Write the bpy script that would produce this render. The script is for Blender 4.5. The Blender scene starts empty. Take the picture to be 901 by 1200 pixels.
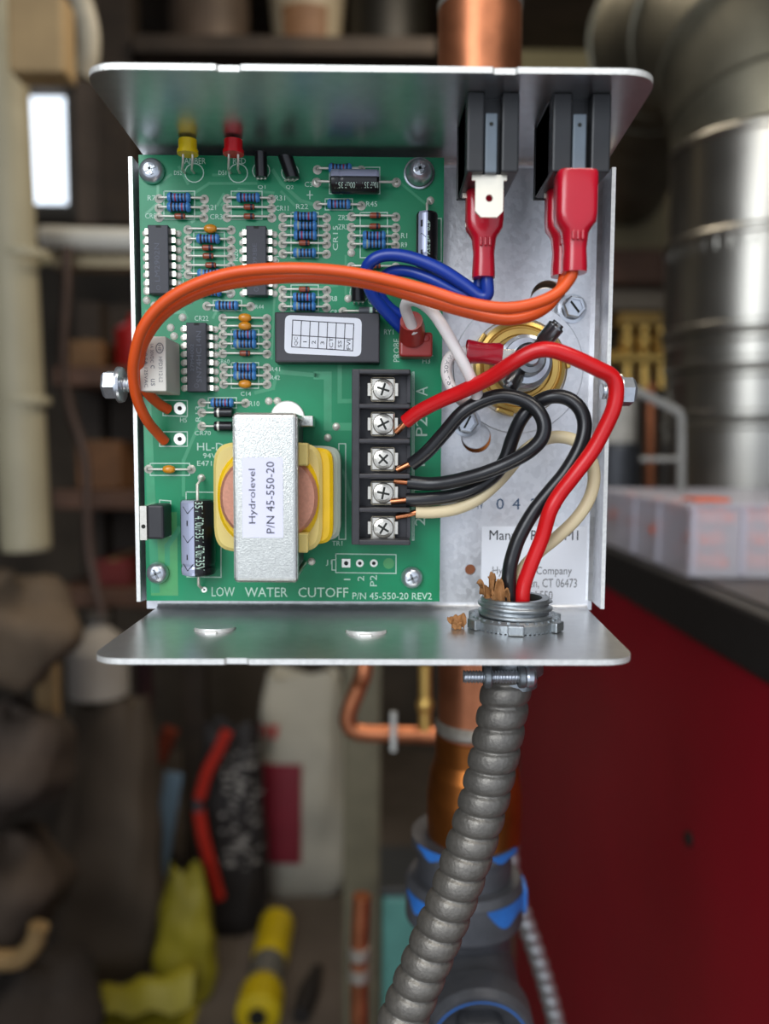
import bpy, bmesh, math, random
from mathutils import Vector, Matrix
random.seed(7)
scn = bpy.context.scene
col = scn.collection

# ---------------------------------------------------------------- camera
FPX, CX, CY = 936.0, 450.5, 600.0          # focal length in pixels of the 901x1200 frame
DC = 0.234                                  # camera to back plate, metres
e_d = Vector(((440 - CX) / FPX, (CY - 527) / FPX, -1)).normalized()      # plate normal as the camera sees it
e_x = Vector((1, -0.0052, 0)); e_x = (e_x - e_d * e_x.dot(e_d)).normalized()
e_u = e_x.cross(e_d)
RWC = Matrix((e_x, e_d, e_u))               # camera axes -> world axes
CAM = Vector((0, -DC, 0))
cam_data = bpy.data.cameras.new('camera')
cam_data.sensor_fit = 'VERTICAL'; cam_data.sensor_height = 36.0; cam_data.sensor_width = 36.0
cam_data.lens = FPX / 1200 * 36.0
cam_data.clip_start = 0.01; cam_data.clip_end = 60
cam_data.dof.use_dof = True; cam_data.dof.focus_distance = 0.212; cam_data.dof.aperture_fstop = 7.6
cam = bpy.data.objects.new('camera', cam_data); col.objects.link(cam)
cam.matrix_world = Matrix.Translation(CAM) @ RWC.to_4x4()
scn.camera = cam

# ---------------------------------------------------------------- world, lights, exposure
scn.view_settings.view_transform = 'Standard'; scn.view_settings.look = 'None'
scn.view_settings.gamma = 1; scn.view_settings.use_curve_mapping = False
scn.view_settings.exposure = 0.30
w = bpy.data.worlds.new('world'); scn.world = w; w.use_nodes = True
w.node_tree.nodes['Background'].inputs['Color'].default_value = (0.80, 0.87, 1.0, 1)
w.node_tree.nodes['Background'].inputs['Strength'].default_value = 0.80
def area(name, loc, target, sx, sy, power, color):
    l = bpy.data.lights.new(name, 'AREA'); l.shape = 'RECTANGLE'; l.size = sx; l.size_y = sy
    l.energy = power; l.color = color
    o = bpy.data.objects.new(name, l); col.objects.link(o)
    o.location = loc
    o.rotation_euler = (Vector(target) - Vector(loc)).to_track_quat('-Z', 'Y').to_euler()
    return o
area('added_key_behind', (-0.55, -1.15, 0.55), (0, 0, 0), 0.7, 0.9, 10.5, (0.92, 0.96, 1.0))  # added soft key from upper left; no window known behind the camera
area('added_overhead_area', (0.25, -0.55, 0.95), (0, 0.05, 0), 0.9, 0.18, 5.5, (1.0, 0.95, 0.87))  # overhead area light added for the foreground, not a known fixture
area('warm_area_rear', (0.3, 1.1, 1.2), (0.1, 1.4, -1), 0.5, 0.5, 10.0, (1.0, 0.86, 0.68))  # unseen warm area light over the rear of the room

# ---------------------------------------------------------------- pixel -> place
def ray(u, v):
    return RWC @ Vector(((u - CX) / FPX, -(v - CY) / FPX, -1))
def P(u, v, h=0.0):                          # on the plane h millimetres in front of the back plate
    r = ray(u, v); t = (DC - h * .001) / r.y
    return CAM + r * t
def Q(u, v, d):                              # on the plane d metres in front of the camera
    r = ray(u, v); return CAM + r * (d / r.y)
def F(u, v, z):                              # on the level plane z
    r = ray(u, v); return CAM + r * (z / r.z)
def G(u, v, x):                              # on the upright plane x
    r = ray(u, v); return CAM + r * (x / r.x)

# ---------------------------------------------------------------- materials
def lin(c):
    if isinstance(c, str):
        c = [int(c[i:i + 2], 16) / 255 for i in (1, 3, 5)]
    return tuple(x / 12.92 if x <= .04045 else ((x + .055) / 1.055) ** 2.4 for x in c) + (1,)
def mat(name, c, rough=.5, metal=0., var=.12, scale=60., bump=0., c2=None, spec=.5, coat=0., trans=0., alpha=1., voronoi=False, rvar=0., emit=0., bscale=None):
    m = bpy.data.materials.new(name); m.use_nodes = True
    nt = m.node_tree; b = nt.nodes['Principled BSDF']
    L = nt.links.new
    tc = nt.nodes.new('ShaderNodeTexCoord')
    if voronoi:
        nz = nt.nodes.new('ShaderNodeTexVoronoi'); nz.inputs['Scale'].default_value = scale
        sep = nt.nodes.new('ShaderNodeSeparateColor'); L(nz.outputs['Color'], sep.inputs[0]); fac = sep.outputs[0]
    else:
        nz = nt.nodes.new('ShaderNodeTexNoise'); nz.inputs['Scale'].default_value = scale; nz.inputs['Detail'].default_value = 5
        fac = nz.outputs['Fac']
    L(tc.outputs['Object'], nz.inputs['Vector'])
    rp = nt.nodes.new('ShaderNodeValToRGB')
    a = lin(c)
    if c2 is None:
        lo = tuple(x * (1 - var) for x in a[:3]) + (1,); hi = tuple(min(1, x * (1 + var)) for x in a[:3]) + (1,)
    else: lo, hi = a, lin(c2)
    rp.color_ramp.elements[0].position = .3; rp.color_ramp.elements[1].position = .7
    rp.color_ramp.elements[0].color = lo; rp.color_ramp.elements[1].color = hi
    L(fac, rp.inputs['Fac']); L(rp.outputs['Color'], b.inputs['Base Color'])
    b.inputs['Roughness'].default_value = rough; b.inputs['Metallic'].default_value = metal
    b.inputs['Specular IOR Level'].default_value = spec
    b.inputs['Coat Weight'].default_value = coat; b.inputs['Coat Roughness'].default_value = .1
    b.inputs['Transmission Weight'].default_value = trans; b.inputs['Alpha'].default_value = alpha
    if rvar:
        mr = nt.nodes.new('ShaderNodeMapRange'); mr.inputs['To Min'].default_value = rough - rvar; mr.inputs['To Max'].default_value = rough + rvar
        L(fac, mr.inputs['Value']); L(mr.outputs[0], b.inputs['Roughness'])
    if bump:
        bn = nt.nodes.new('ShaderNodeTexNoise'); bn.inputs['Scale'].default_value = bscale or scale; bn.inputs['Detail'].default_value = 4
        L(tc.outputs['Object'], bn.inputs['Vector'])
        bp = nt.nodes.new('ShaderNodeBump'); bp.inputs['Strength'].default_value = bump; bp.inputs['Distance'].default_value = .002
        L(bn.outputs['Fac'], bp.inputs['Height']); L(bp.outputs['Normal'], b.inputs['Normal'])
    if emit:
        L(rp.outputs['Color'], b.inputs['Emission Color']); b.inputs['Emission Strength'].default_value = emit
    return m
galv = mat('galvanised_sheet', '#dcdde0', .42, .92, .05, 700., voronoi=True, rvar=.04, bump=.05, bscale=900)
flange_m = mat('brushed_sheet', '#cdcfd0', .32, .95, .05, 300., rvar=.03)
edge_m = mat('cut_sheet_edge', '#e6e6e2', .5, .6, .1, 900.)
pcb = mat('solder_mask_green', '#047a4e', .36, 0., .10, 45., c2='#068e60', spec=.4)
pcb_lt = mat('trace_green', '#2d9466', .33, 0., .1, 200., spec=.6)
pcb_yl = mat('ground_pour_green', '#45985a', .35, 0., .1, 200., spec=.6)
silk = mat('silkscreen_white', '#bfdccb', .6, 0., .04)
solder = mat('solder', '#dedbcf', .35, .35, .08, 900.)
padw = mat('tinned_pad', '#eeeee6', .3, .5, .06, 900.)
hole_m = mat('hole_dark', '#151812', .7)
res_b = mat('resistor_blue', '#3f7fbd', .4, 0., .1)
band_k = mat('band_dark', '#1b1d33', .45); band_r = mat('band_red', '#8c2440', .45); band_n = mat('band_brown', '#4b2a20', .45)
band_y = mat('band_grey', '#a9b3a0', .45)
glassd = mat('diode_glass_orange', '#93472c', .25, 0., .15, coat=.5)
amber = mat('amber_epoxy', '#d58b1c', .3, 0., .12, coat=.4)
blackp = mat('black_plastic', '#26262a', .45, 0., .1, 300.)
chipm = mat('chip_epoxy', '#2c2d35', .5, 0., .08, 600., bump=.05, bscale=3000)
chipt = mat('chip_laser_mark', '#5a5d68', .6)
tblk = mat('terminal_black', '#302f33', .42, 0., .12, 500.)
nickel = mat('nickel', '#ddd8cc', .26, .9, .06, 900.)
screwm = mat('zinc_screw', '#ccd2da', .3, .85, .08, 600.)
capsil = mat('capacitor_sleeve_silver', '#aab0c8', .3, .25, .06)
capblk = mat('capacitor_sleeve_black', '#141417', .28, 0., .1)
relayw = mat('relay_case', '#d8d4c8', .5, 0., .03); relayside = mat('relay_case_plain', '#cfcabb', .5, 0., .03)
ink = mat('printed_ink', '#2a2a32', .7); inkg = mat('printed_grey_ink', '#77777a', .7); inkb = mat('stamp_ink', '#35506e', .6)
paper_w = mat('label_white', '#eceef4', .5, 0., .02); paper_l = mat('label_lilac', '#dcdcf2', .5, 0., .02)
trf = mat('transformer_steel', '#c9cac4', .33, 1., .1, 1600., bump=.12, bscale=2500)
copper_w = mat('winding_copper', '#c98d74', .35, .35, .1, 1500.)
bobbin = mat('bobbin_nylon', '#e6cf7c', .35, 0., .06, trans=.12)
tape_y = mat('yellow_tape', '#e8bd10', .35, 0., .08, 150.)
tape_c = mat('clear_tape', '#a9b3a4', .25, 0., .06)
w_or = mat('wire_orange', '#e2571f', .38, 0., .04); w_rd = mat('wire_red', '#cc1318', .32, 0., .05)
w_bk = mat('wire_black', '#1c1c1f', .3, 0., .1); w_bl = mat('wire_blue', '#143a9c', .35, 0., .08)
w_wh = mat('wire_white', '#e9e2df', .42, 0., .02); w_cr = mat('wire_cream', '#d9c7a0', .42, 0., .05)
boot = mat('crimp_red', '#b50d26', .28, 0., .06, coat=.3)
boot_d = mat('terminal_boot_dull_red', '#a5352f', .3, 0., .08, trans=.15)
barecu = mat('bare_copper', '#b87652', .3, 1., .1)
brass = mat('brass', '#d9b465', .34, .8, .06, 200.)
castz = mat('zinc_casting', '#9aa0a4', .42, .9, .1, 700., bump=.08, bscale=1500)
castd = mat('wing_nut_casting', '#8d9092', .3, 1., .08, 700.)
swblk = mat('switch_nylon', '#242527', .42, 0., .1, 300.); swgry = mat('switch_grey', '#66717a', .45, 0., .06, 300.)
tab_m = mat('spade_tin', '#efe9d8', .4, .5, .05)
led_y = mat('led_yellow', '#f2d212', .25, 0., .04, trans=.1); led_r = mat('led_red', '#dc1622', .25, 0., .04, trans=.1)
cond_m = mat('conduit_galvanised', '#7d7972', .46, .65, .14, 500., bump=.12, bscale=1200)
kraft = mat('kraft_paper', '#96683c', .75, 0., .15, 300., bump=.2, bscale=900)

# ---------------------------------------------------------------- mesh building
class MB:
    def __init__(s): s.V = []; s.Fc = []; s.I = []; s.S = []; s.mats = []; s.cur = 0
    def m(s, mt):
        if mt not in s.mats: s.mats.append(mt)
        s.cur = s.mats.index(mt); return s
    def add(s, vs, fs, smooth=False):
        n = len(s.V); s.V += [Vector(v) for v in vs]
        for f in fs: s.Fc.append(tuple(i + n for i in f)); s.I.append(s.cur); s.S.append(smooth)
        return s
    def box(s, x0, x1, y0, y1, z0, z1, bev=0., seg=2):
        c = Vector(((x0 + x1) / 2, (y0 + y1) / 2, (z0 + z1) / 2)); d = (abs(x1 - x0), abs(y1 - y0), abs(z1 - z0))
        return s.obox(c, (Vector((1, 0, 0)), Vector((0, 1, 0)), Vector((0, 0, 1))), d, bev, seg)
    def obox(s, c, ax, d, bev=0., seg=2):
        b = bmesh.new(); bmesh.ops.create_cube(b, size=1)
        for v in b.verts: v.co = Vector((v.co.x * d[0], v.co.y * d[1], v.co.z * d[2]))
        if bev: bmesh.ops.bevel(b, geom=b.edges[:], offset=bev, segments=seg, affect='EDGES', profile=.5)
        b.verts.ensure_lookup_table(); b.verts.index_update()
        vs = [c + ax[0] * v.co.x + ax[1] * v.co.y + ax[2] * v.co.z for v in b.verts]
        fs = [[v.index for v in f.verts] for f in b.faces]
        b.free(); return s.add(vs, fs, False)
    def tube(s, pts, r, n=12, caps=True, rf=None):
        pts = [Vector(p) for p in pts]; T = []
        for i in range(len(pts)):
            T.append((pts[min(i + 1, len(pts) - 1)] - pts[max(i - 1, 0)]).normalized())
        up = Vector((0, 0, 1)) if abs(T[0].z) < .9 else Vector((1, 0, 0))
        a = (up - T[0] * up.dot(T[0])).normalized(); vs = []; fs = []
        for i, p in enumerate(pts):
            a = (a - T[i] * a.dot(T[i])).normalized(); b = T[i].cross(a)
            for k in range(n):
                th = 2 * math.pi * k / n
                rr = rf(i, th) if rf else (r[i] if isinstance(r, (list, tuple)) else r)
                vs.append(p + (a * math.cos(th) + b * math.sin(th)) * rr)
        for i in range(len(pts) - 1):
            for k in range(n):
                fs.append((i * n + k, i * n + (k + 1) % n, (i + 1) * n + (k + 1) % n, (i + 1) * n + k))
        s.add(vs, fs, True)
        if caps:
            m0 = len(pts) - 1
            s.add([vs[k] for k in range(n)], [tuple(reversed(range(n)))]); s.add([vs[m0 * n + k] for k in range(n)], [tuple(range(n))])
        return s
    def cyl(s, a, b, r, r2=None, n=20): return s.tube([a, b], [r, r if r2 is None else r2], n)
    def lathe(s, base, axis, prof, n=32, smooth=True, ang=0.):
        # prof: (radius, distance along axis)
        base = Vector(base); axis = Vector(axis).normalized()
        up = Vector((0, 0, 1)) if abs(axis.z) < .9 else Vector((1, 0, 0))
        a = (up - axis * up.dot(axis)).normalized(); b = axis.cross(a)
        # keep hard corners: every profile segment has its own rings
        for (r0, d0), (r1, d1) in zip(prof[:-1], prof[1:]):
            vs = []; 
            for r, d in ((r0, d0), (r1, d1)):
                for k in range(n):
                    th = 2 * math.pi * k / n + ang
                    vs.append(base + axis * d + (a * math.cos(th) + b * math.sin(th)) * r)
            fs = [(k, (k + 1) % n, n + (k + 1) % n, n + k) for k in range(n)]
            s.add(vs, fs, smooth)
        return s
    def blob(s, c, rx, ry, rz, n=14, m=9, rough=0.):
        vs = [Vector(c) + Vector((0, 0, -rz))]; fs = []
        for i in range(1, m):
            ph = -math.pi / 2 + math.pi * i / m
            for k in range(n):
                th = 2 * math.pi * k / n; q = 1 + rough * (random.random() - .5)
                vs.append(Vector(c) + Vector((rx * math.cos(ph) * math.cos(th), ry * math.cos(ph) * math.sin(th), rz * math.sin(ph))) * q)
        vs.append(Vector(c) + Vector((0, 0, rz))); t = len(vs) - 1
        for k in range(n): fs.append((0, 1 + (k + 1) % n, 1 + k)); fs.append((t, t - n + k, t - n + (k + 1) % n))
        for i in range(m - 2):
            for k in range(n):
                a = 1 + i * n + k; b = 1 + i * n + (k + 1) % n
                fs.append((a, b, b + n, a + n))
        return s.add(vs, fs, True)
    def quad(s, a, b, c, d): return s.add([a, b, c, d], [(0, 1, 2, 3)])
    def mesh(s, name, origin=(0, 0, 0)):
        o = Vector(origin); me = bpy.data.meshes.new(name)
        me.from_pydata([v - o for v in s.V], [], s.Fc)
        for mt in s.mats: me.materials.append(mt)
        me.polygons.foreach_set('material_index', s.I); me.polygons.foreach_set('use_smooth', s.S)
        me.update(); b = bmesh.new(); b.from_mesh(me); bmesh.ops.recalc_face_normals(b, faces=b.faces[:]); b.to_mesh(me); b.free()
        return me
    def mid(s):
        return Vector([(min(v[i] for v in s.V) + max(v[i] for v in s.V)) / 2 for i in range(3)])
    def build(s, name, parent=None, origin=None):
        o = s.mid() if origin is None else Vector(origin)
        return place(bpy.data.objects.new(name, s.mesh(name, o)), o, parent)
WL = {}
def place(ob, loc, parent=None):
    col.objects.link(ob); WL[ob.name] = Vector(loc)
    if parent is not None:
        ob.parent = parent; ob.location = Vector(loc) - WL[parent.name]
    else: ob.location = loc
    return ob
def inst(src, loc, parent=None):             # a copy that shares mesh data
    o = src.copy() if isinstance(src, bpy.types.Object) else bpy.data.objects.new(src.name, src)
    o.parent = None
    return place(o, loc, parent)
def tag(o, label=None, cat=None, group=None, kind=None):
    if label: o['label'] = label
    if cat: o['category'] = cat
    if group: o['group'] = group
    if kind: o['kind'] = kind
    return o
def thing(name, label, cat, loc, group=None):
    o = bpy.data.objects.new(name, None); o.empty_display_size = .01
    return tag(place(o, loc), label, cat, group)
def spline(pts, sub=8):
    p = [Vector(x) for x in pts]; p = [p[0] * 2 - p[1]] + p + [p[-1] * 2 - p[-2]]; out = []
    for i in range(1, len(p) - 2):
        a, b, c, d = p[i - 1:i + 3]
        for k in range(sub):
            t = k / sub
            out.append(.5 * ((2 * b) + (c - a) * t + (2 * a - 5 * b + 4 * c - d) * t * t + (3 * b - a - 3 * c + d) * t ** 3))
    out.append(p[-2]); return out
def wpath(pts, sub=8): return spline([P(*q) for q in pts], sub)
NY = Vector((0, -1, 0))                       # towards the camera side of the plate
def rect(u0, v0, u1, v1, h):                  # x0,x1,z0,z1 of a pixel rectangle on the plane h
    um, vm = (u0 + u1) / 2, (v0 + v1) / 2
    return P(u0, vm, h).x, P(u1, vm, h).x, P(um, v1, h).z, P(um, v0, h).z
def pbox(mb, u0, v0, u1, v1, h0, h1, bev=0., seg=2):
    x0, x1, z0, z1 = rect(u0, v0, u1, v1, h1)
    return mb.box(x0, x1, -h1 * .001, -h0 * .001, z0, z1, bev, seg)
def flat(mb, u0, v0, u1, v1, h):
    x0, x1, z0, z1 = rect(u0, v0, u1, v1, h); y = -h * .001
    return mb.quad((x0, y, z0), (x1, y, z0), (x1, y, z1), (x0, y, z1))
def sheet(name, outline, holes, thick, frame):
    """sheet metal with holes: 2-D outline in metres, frame = (origin, s axis, t axis, normal); returns verts, faces"""
    cu = bpy.data.curves.new('sheet', 'CURVE'); cu.dimensions = '2D'; cu.fill_mode = 'BOTH'; cu.extrude = thick / 2
    for poly in [outline] + holes:
        sp = cu.splines.new('POLY'); sp.points.add(len(poly) - 1); sp.use_cyclic_u = True
        for q, p in zip(sp.points, poly): q.co = (p[0], p[1], 0, 1)
    return curve_data(cu, frame)
def curve_data(cu, frame):
    ob = bpy.data.objects.new('tmp', cu); me = bpy.data.meshes.new_from_object(ob)
    o, a, b, n = frame
    vs = [o + a * v.co.x + b * v.co.y + n * v.co.z for v in me.vertices]
    fs = [tuple(p.vertices) for p in me.polygons]
    bpy.data.objects.remove(ob); bpy.data.curves.remove(cu); bpy.data.meshes.remove(me)
    return vs, fs
def circle(c, r, n=40): return [(c[0] + r * math.cos(2 * math.pi * k / n), c[1] + r * math.sin(2 * math.pi * k / n)) for k in range(n)]
_tx = {}; _ta = {}
def text_pts(s):
    if s not in _tx:
        cu = bpy.data.curves.new('t', 'FONT'); cu.body = s; cu.size = 1; cu.resolution_u = 2
        ob = bpy.data.objects.new('t', cu); me = bpy.data.meshes.new_from_object(ob)
        vs = [(v.co.x, v.co.y) for v in me.vertices]; fs = [tuple(p.vertices) for p in me.polygons]
        x0 = min(v[0] for v in vs); x1 = max(v[0] for v in vs); y0 = min(v[1] for v in vs); y1 = max(v[1] for v in vs)
        _ta[s] = (x1 - x0) / (y1 - y0)
        vs = [((x - x0) / (x1 - x0), (y - y0) / (y1 - y0)) for x, y in vs]
        bpy.data.objects.remove(ob); bpy.data.curves.remove(cu); bpy.data.meshes.remove(me)
        _tx[s] = (vs, fs)
    return _tx[s]
def text(mb, s, u0, v0, u1, v1, h, rot=0, warp=None):
    """lettering fitted to a pixel rectangle on plane h; rot 90 reads upwards, 180 upside down, -90 reads downwards"""
    vs, fs = text_pts(s); x0, x1, z0, z1 = rect(u0, v0, u1, v1, h); out = []
    wd, ht = ((x1 - x0), (z1 - z0)) if rot in (0, 180) else ((z1 - z0), (x1 - x0))
    g = min(1, _ta[s] * 1.5 * ht / wd)        # never stretch a narrow figure
    for a, b in vs:
        a = .5 + (a - .5) * g
        if rot == 90: a, b = 1 - b, a
        elif rot == -90: a, b = b, 1 - a
        elif rot == 180: a, b = 1 - a, 1 - b
        p = Vector((x0 + (x1 - x0) * a, -h * .001, z0 + (z1 - z0) * b))
        out.append(warp(p) if warp else p)
    return mb.add(out, fs)
def strokes(mb, pts, wpx, h, closed=False):
    """thin flat printed line through pixel points"""
    q = [P(u, v, h) for u, v in pts]
    if closed: q.append(q[0])
    wd = wpx / 4.15 * .0005
    for i, (a, b) in enumerate(zip(q[:-1], q[1:])):
        a = a + Vector((0, -.000004 * (i % 3), 0)); b = b + Vector((0, -.000004 * (i % 3), 0))
        t = (b - a); t.y = 0; t.normalize(); nrm = Vector((t.z, 0, -t.x)) * wd; e = t * wd
        mb.add([a - e - nrm, b + e - nrm, b + e + nrm, a - e + nrm], [(0, 1, 2, 3)])
    return mb
# ================================================================ THE CONTROL BOX
X3, Y3, Z3 = Vector((1, 0, 0)), Vector((0, 1, 0)), Vector((0, 0, 1))
ZT = P(440, 189, 0).z; ZB = P(440, 712, 0).z
XL = P(155, 443, 10).x; XR = P(718.5, 330, 10).x
box = thing('control_box', 'open grey sheet metal control box holding the green circuit board', 'control box', (0, .001, ZB))
mb = MB().m(galv)
pc = lambda u, v, h=0: (P(u, v, h).x, P(u, v, h).z)
px = lambda n, h=0: n * (DC - h * .001) / FPX          # pixels -> metres on plane h
holes = [circle(pc(642, 349), px(20)), circle(pc(558, 513), px(17.5)), circle(pc(551, 667.5), px(6.3), 20)]
mb.add(*sheet('p', [(XL, ZB - .0005), (XR - .001, ZB - .0005), (XR - .001, ZT + .0005), (XL, ZT + .0005)], holes, .0012, (Vector((0, .0006, 0)), X3, Z3, Y3)))
mb.build('back_plate', box)
def knock(u, v, r, dy, tilt, name='knockout'):
    c = P(u, v, 0); n = Vector((0, -1, tilt)).normalized()
    k = MB().m(galv); k.lathe(c + Vector((0, dy, 0)), n, [(0, 0), (r * .97, 0), (r, -.0004), (r, -.0012), (0, -.0012)], 36)
    return k.build(name, box)
knock(641, 356, px(20), .0021, -.06); knock(558, 509, px(17.2), .0018, .05)
# big pressed ring round the probe
rg = MB().m(galv); rg.lathe(P(607, 431, 0), NY, [(px(76), .0002), (px(75), .0006), (px(57), .0006), (px(56), .0002)], 56)
rg.build('pressed_ring', box)
# side lips
def lip(name, xo, sgn, vt, vb0, vb1):
    zt = P(440, vt, 10).z; zb = P(440, vb0, 0).z; zb1 = P(440, vb1, 10).z
    k = MB().m(galv); t = .0011; y0, y1 = .0, -.010
    prof = [(xo - sgn * .0035, .0), (xo - sgn * .0022, -.0003), (xo - sgn * .0011, -.0012), (xo - sgn * .0011, -.0099)]
    outer = [(xo, -.0099), (xo, -.0008), (xo - sgn * .001, .0008), (xo - sgn * .0035, .0012)]
    ring = prof + outer; n = len(ring)
    def zend(y): return zb + (zb1 - zb) * min(1, max(0, -y / .010))
    k.add([(x, y, zend(y)) for x, y in ring] + [(x, y, zt) for x, y in ring],
          [(i, (i + 1) % n, n + (i + 1) % n, n + i) for i in range(n) if i != 3])
    k.add([(x, y, zend(y)) for x, y in ring] + [(x, y, zt) for x, y in ring], [tuple(range(n)), tuple(range(n, 2 * n))])
    k.m(edge_m); xa, xb = xo - sgn * .0011, xo
    k.add([(xa, -.0099, zend(-.01)), (xb, -.0099, zend(-.01)), (xb, -.0099, zt), (xa, -.0099, zt)], [(0, 1, 2, 3)])
    k.build(name, box)
lip('side_lip', XL, -1, 186, 702, 706); lip('side_lip', XR, 1, 193, 703, 713)
# flanges
def flange(name, pts, z, thick, up, knobs, notch, hole=None):
    """pts: back-left, front-left, front-right, back-right as (x, y); rounded front corners"""
    bl, fl, fr, br = [Vector((a, b)) for a, b in pts]; R = .0085; out = [tuple(bl)]
    for c, p, q in ((fl, bl, fr), (fr, fl, br)):
        a = c + (p - c).normalized() * R; b = c + (q - c).normalized() * R
        for k in range(11):
            t = k / 10; out.append(tuple(a * (1 - t) ** 2 + c * 2 * t * (1 - t) + b * t * t))
        if c is fl:                          # small notches left by the stamping
            for f in notch:
                m0 = fl.lerp(fr, f); d = (fr - fl).normalized()
                out += [tuple(m0 - d * .0028), tuple(m0 - d * .0022 + Vector((0, .0006))), tuple(m0 + d * .0022 + Vector((0, .0006))), tuple(m0 + d * .0028)]
    out.append(tuple(br))
    k = MB().m(flange_m)
    hs = [circle(c, r, 40) for c, r in knobs] + ([circle(*hole)] if hole else [])
    vs, fs = sheet('f', out, hs, thick, (Vector((0, 0, z + up * thick / 2)), X3, Y3, Z3))
    k.add(vs, fs)
    for i, f in enumerate(k.Fc):             # cut edge colour on the rim faces
        n = (k.V[f[1]] - k.V[f[0]]).cross(k.V[f[2]] - k.V[f[0]])
        if abs(n.z) < .5 * n.length: k.m(edge_m); k.I[i] = k.cur
    return k.build(name, box)
tl, tr = F(168, 182, ZT), F(708, 190, ZT); a, b = F(92, 80, ZT), F(775, 88, ZT)
yF = (a.y + b.y) / 2
flange('top_flange', [(tl.x, 0), (a.x * 1.0, yF), (b.x, yF), (tr.x + .0008, 0)], ZT, .0013, 1, [], (.255, .73))
tl, tr = F(184, 712, ZB), F(689, 714, ZB); a, b = F(104, 770, ZB), F(750, 775, ZB); yB = (a.y + b.y) / 2
kn = []
for u, v, r in ((252, 737, 25), (429, 740, 25)):
    c = F(u, v, ZB); kn.append(((c.x, c.y), r * (c.y + DC) / FPX))
con_c = F(603, 733, ZB)
flange('bottom_flange', [(tl.x, 0), (a.x, yB), (b.x, yB), (tr.x, 0)], ZB, .0013, -1, kn, (.27,), ((con_c.x, con_c.y), .0102, 32))
for c, r in kn:
    k = MB().m(flange_m); k.lathe((c[0], c[1], ZB + .0006), Vector((0, .09, 1)).normalized(), [(0, 0), (r * .95, 0)], 44)
    k.m(edge_m); k.lathe((c[0], c[1], ZB + .0006), Vector((0, .09, 1)).normalized(), [(r * .95, 0), (r * .96, -.0006), (r * .96, -.0016)], 44)
    tx = Vector((c[0], c[1] - r, ZB + .0002))
    k.box(tx.x - .0016, tx.x + .0016, tx.y - .0006, tx.y + .0006, tx.z - .001, tx.z + .0004, .0003)
    k.build('knockout', box)
# bend fillets
for z, s, x0, x1 in ((ZB, 1, tl.x, tr.x), (ZT, -1, F(168, 182, ZT).x, F(708, 190, ZT).x)):
    k = MB().m(galv); vs = []
    for i in range(7):
        t = math.pi / 2 * i / 6; y = -.0018 + .0018 * math.sin(t); q = z + s * (.0018 - .0018 * math.cos(t))
        vs += [(x0, y - .0001, q), (x1, y - .0001, q)]
    k.add(vs, [(2 * i, 2 * i + 1, 2 * i + 3, 2 * i + 2) for i in range(6)], True); k.build('bend', box)
# paper label and stamp on the plate
k = MB().m(paper_w); pbox(k, 564, 617, 690, 712.5, 0, .15)
lb = k.build('paper_label', box); lb['label'] = 'white paper label with grey maker lettering'
k = MB().m(ink)
text(k, 'Manual Reset M1', 573.5, 621.5, 677.5, 633, .22); k.m(inkg)
text(k, 'Hydrolevel Company', 577, 664, 670, 676, .22); text(k, 'North Haven, CT 06473', 575, 678, 676, 690, .22); text(k, 'Model 550', 603, 692.5, 647.5, 703, .22)
k.build('lettering', lb)
k = MB().m(inkb)
for s, u in (('C', 545), ('W', 562), ('0', 586), ('4', 605), ('2', 626), ('0', 640), ('6', 653)):
    text(k, s, u - 4.5, 584, u + 4.5, 597, .06)
k.build('stamp_lettering', box)

# ---------------------------------------------------------------- hex screws on the plate and lips
def slot_screw(u, v, label, ang):
    c = P(u, v, 0); t = thing('hex_screw', label, 'screw', c, 'slotted hex screws')
    k = MB().m(screwm); r = px(14.5)
    k.lathe(c, NY, [(r * 1.15, 0), (r * 1.15, .0007), (r * .9, .0009)], 32)
    k.lathe(c, NY, [(r * .92, .0007), (r * .92, .0034), (r * .8, .0040), (r * .62, .0041), (r * .6, .0036), (0, .0036)], 6, False, .35)
    k.build('head', t)
    k = MB().m(hole_m); a = Vector((math.cos(ang), 0, math.sin(ang))); b = Vector((-math.sin(ang), 0, math.cos(ang)))
    k.obox(c + NY * .00365, (a, Y3, b), (r * 1.15, .0002, r * .16)); k.build('slot', t)
slot_screw(670, 362, 'slotted hex screw on the plate right of the orange wires', -.9)
slot_screw(546, 495, 'slotted hex screw on the plate beside the green board edge', 1.1)
def side_bolt(x, u, v, sgn, label, nutlen):
    c = G(u, v, x); ax = Vector((sgn, 0, 0))
    t = thing('side_bolt', label, 'bolt', c, 'bolts through the side lips')
    k = MB().m(screwm)
    k.tube([c - ax * .0035 + ax * .0003 * i for i in range(25)], 0, 16, True, lambda i, th: .0020 + .00022 * math.sin(i * 1.9 + th)); k.build('threaded_shank', t)
    k = MB().m(screwm); s0 = nutlen
    k.lathe(c + ax * s0, ax, [(0, 0), (.0047, 0), (.0049, .0006), (.0049, .0012), (.0038, .0016)], 28)
    k.lathe(c + ax * s0, ax, [(.0040, .0012), (.0040, .0044), (.0033, .0052), (0, .0054)], 6, False, .3); k.build('hex_head', t)
side_bolt(XL, 151, 451, -1, 'zinc bolt standing out of the left side of the box', .0016)
side_bolt(XR, 719, 459, 1, 'zinc bolt standing out of the right side of the box', .0004)

# ================================================================ CIRCUIT BOARD
HB = 8.0
board = thing('circuit_board', 'green printed circuit board crowded with small components inside the box', 'circuit board', P(342, 443, 6.4))
k = MB().m(pcb)
pts = [P(163, 182, HB), P(522, 184, HB), P(513.5, 705.5, HB), P(171, 703.5, HB)]
x0 = (pts[0].x + pts[3].x) / 2; x1 = (pts[1].x + pts[2].x) / 2; z1 = (pts[0].z + pts[1].z) / 2; z0 = (pts[2].z + pts[3].z) / 2
k.box(x0, x1, -.008, -.0064, z0, z1); k.build('substrate', board)
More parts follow.
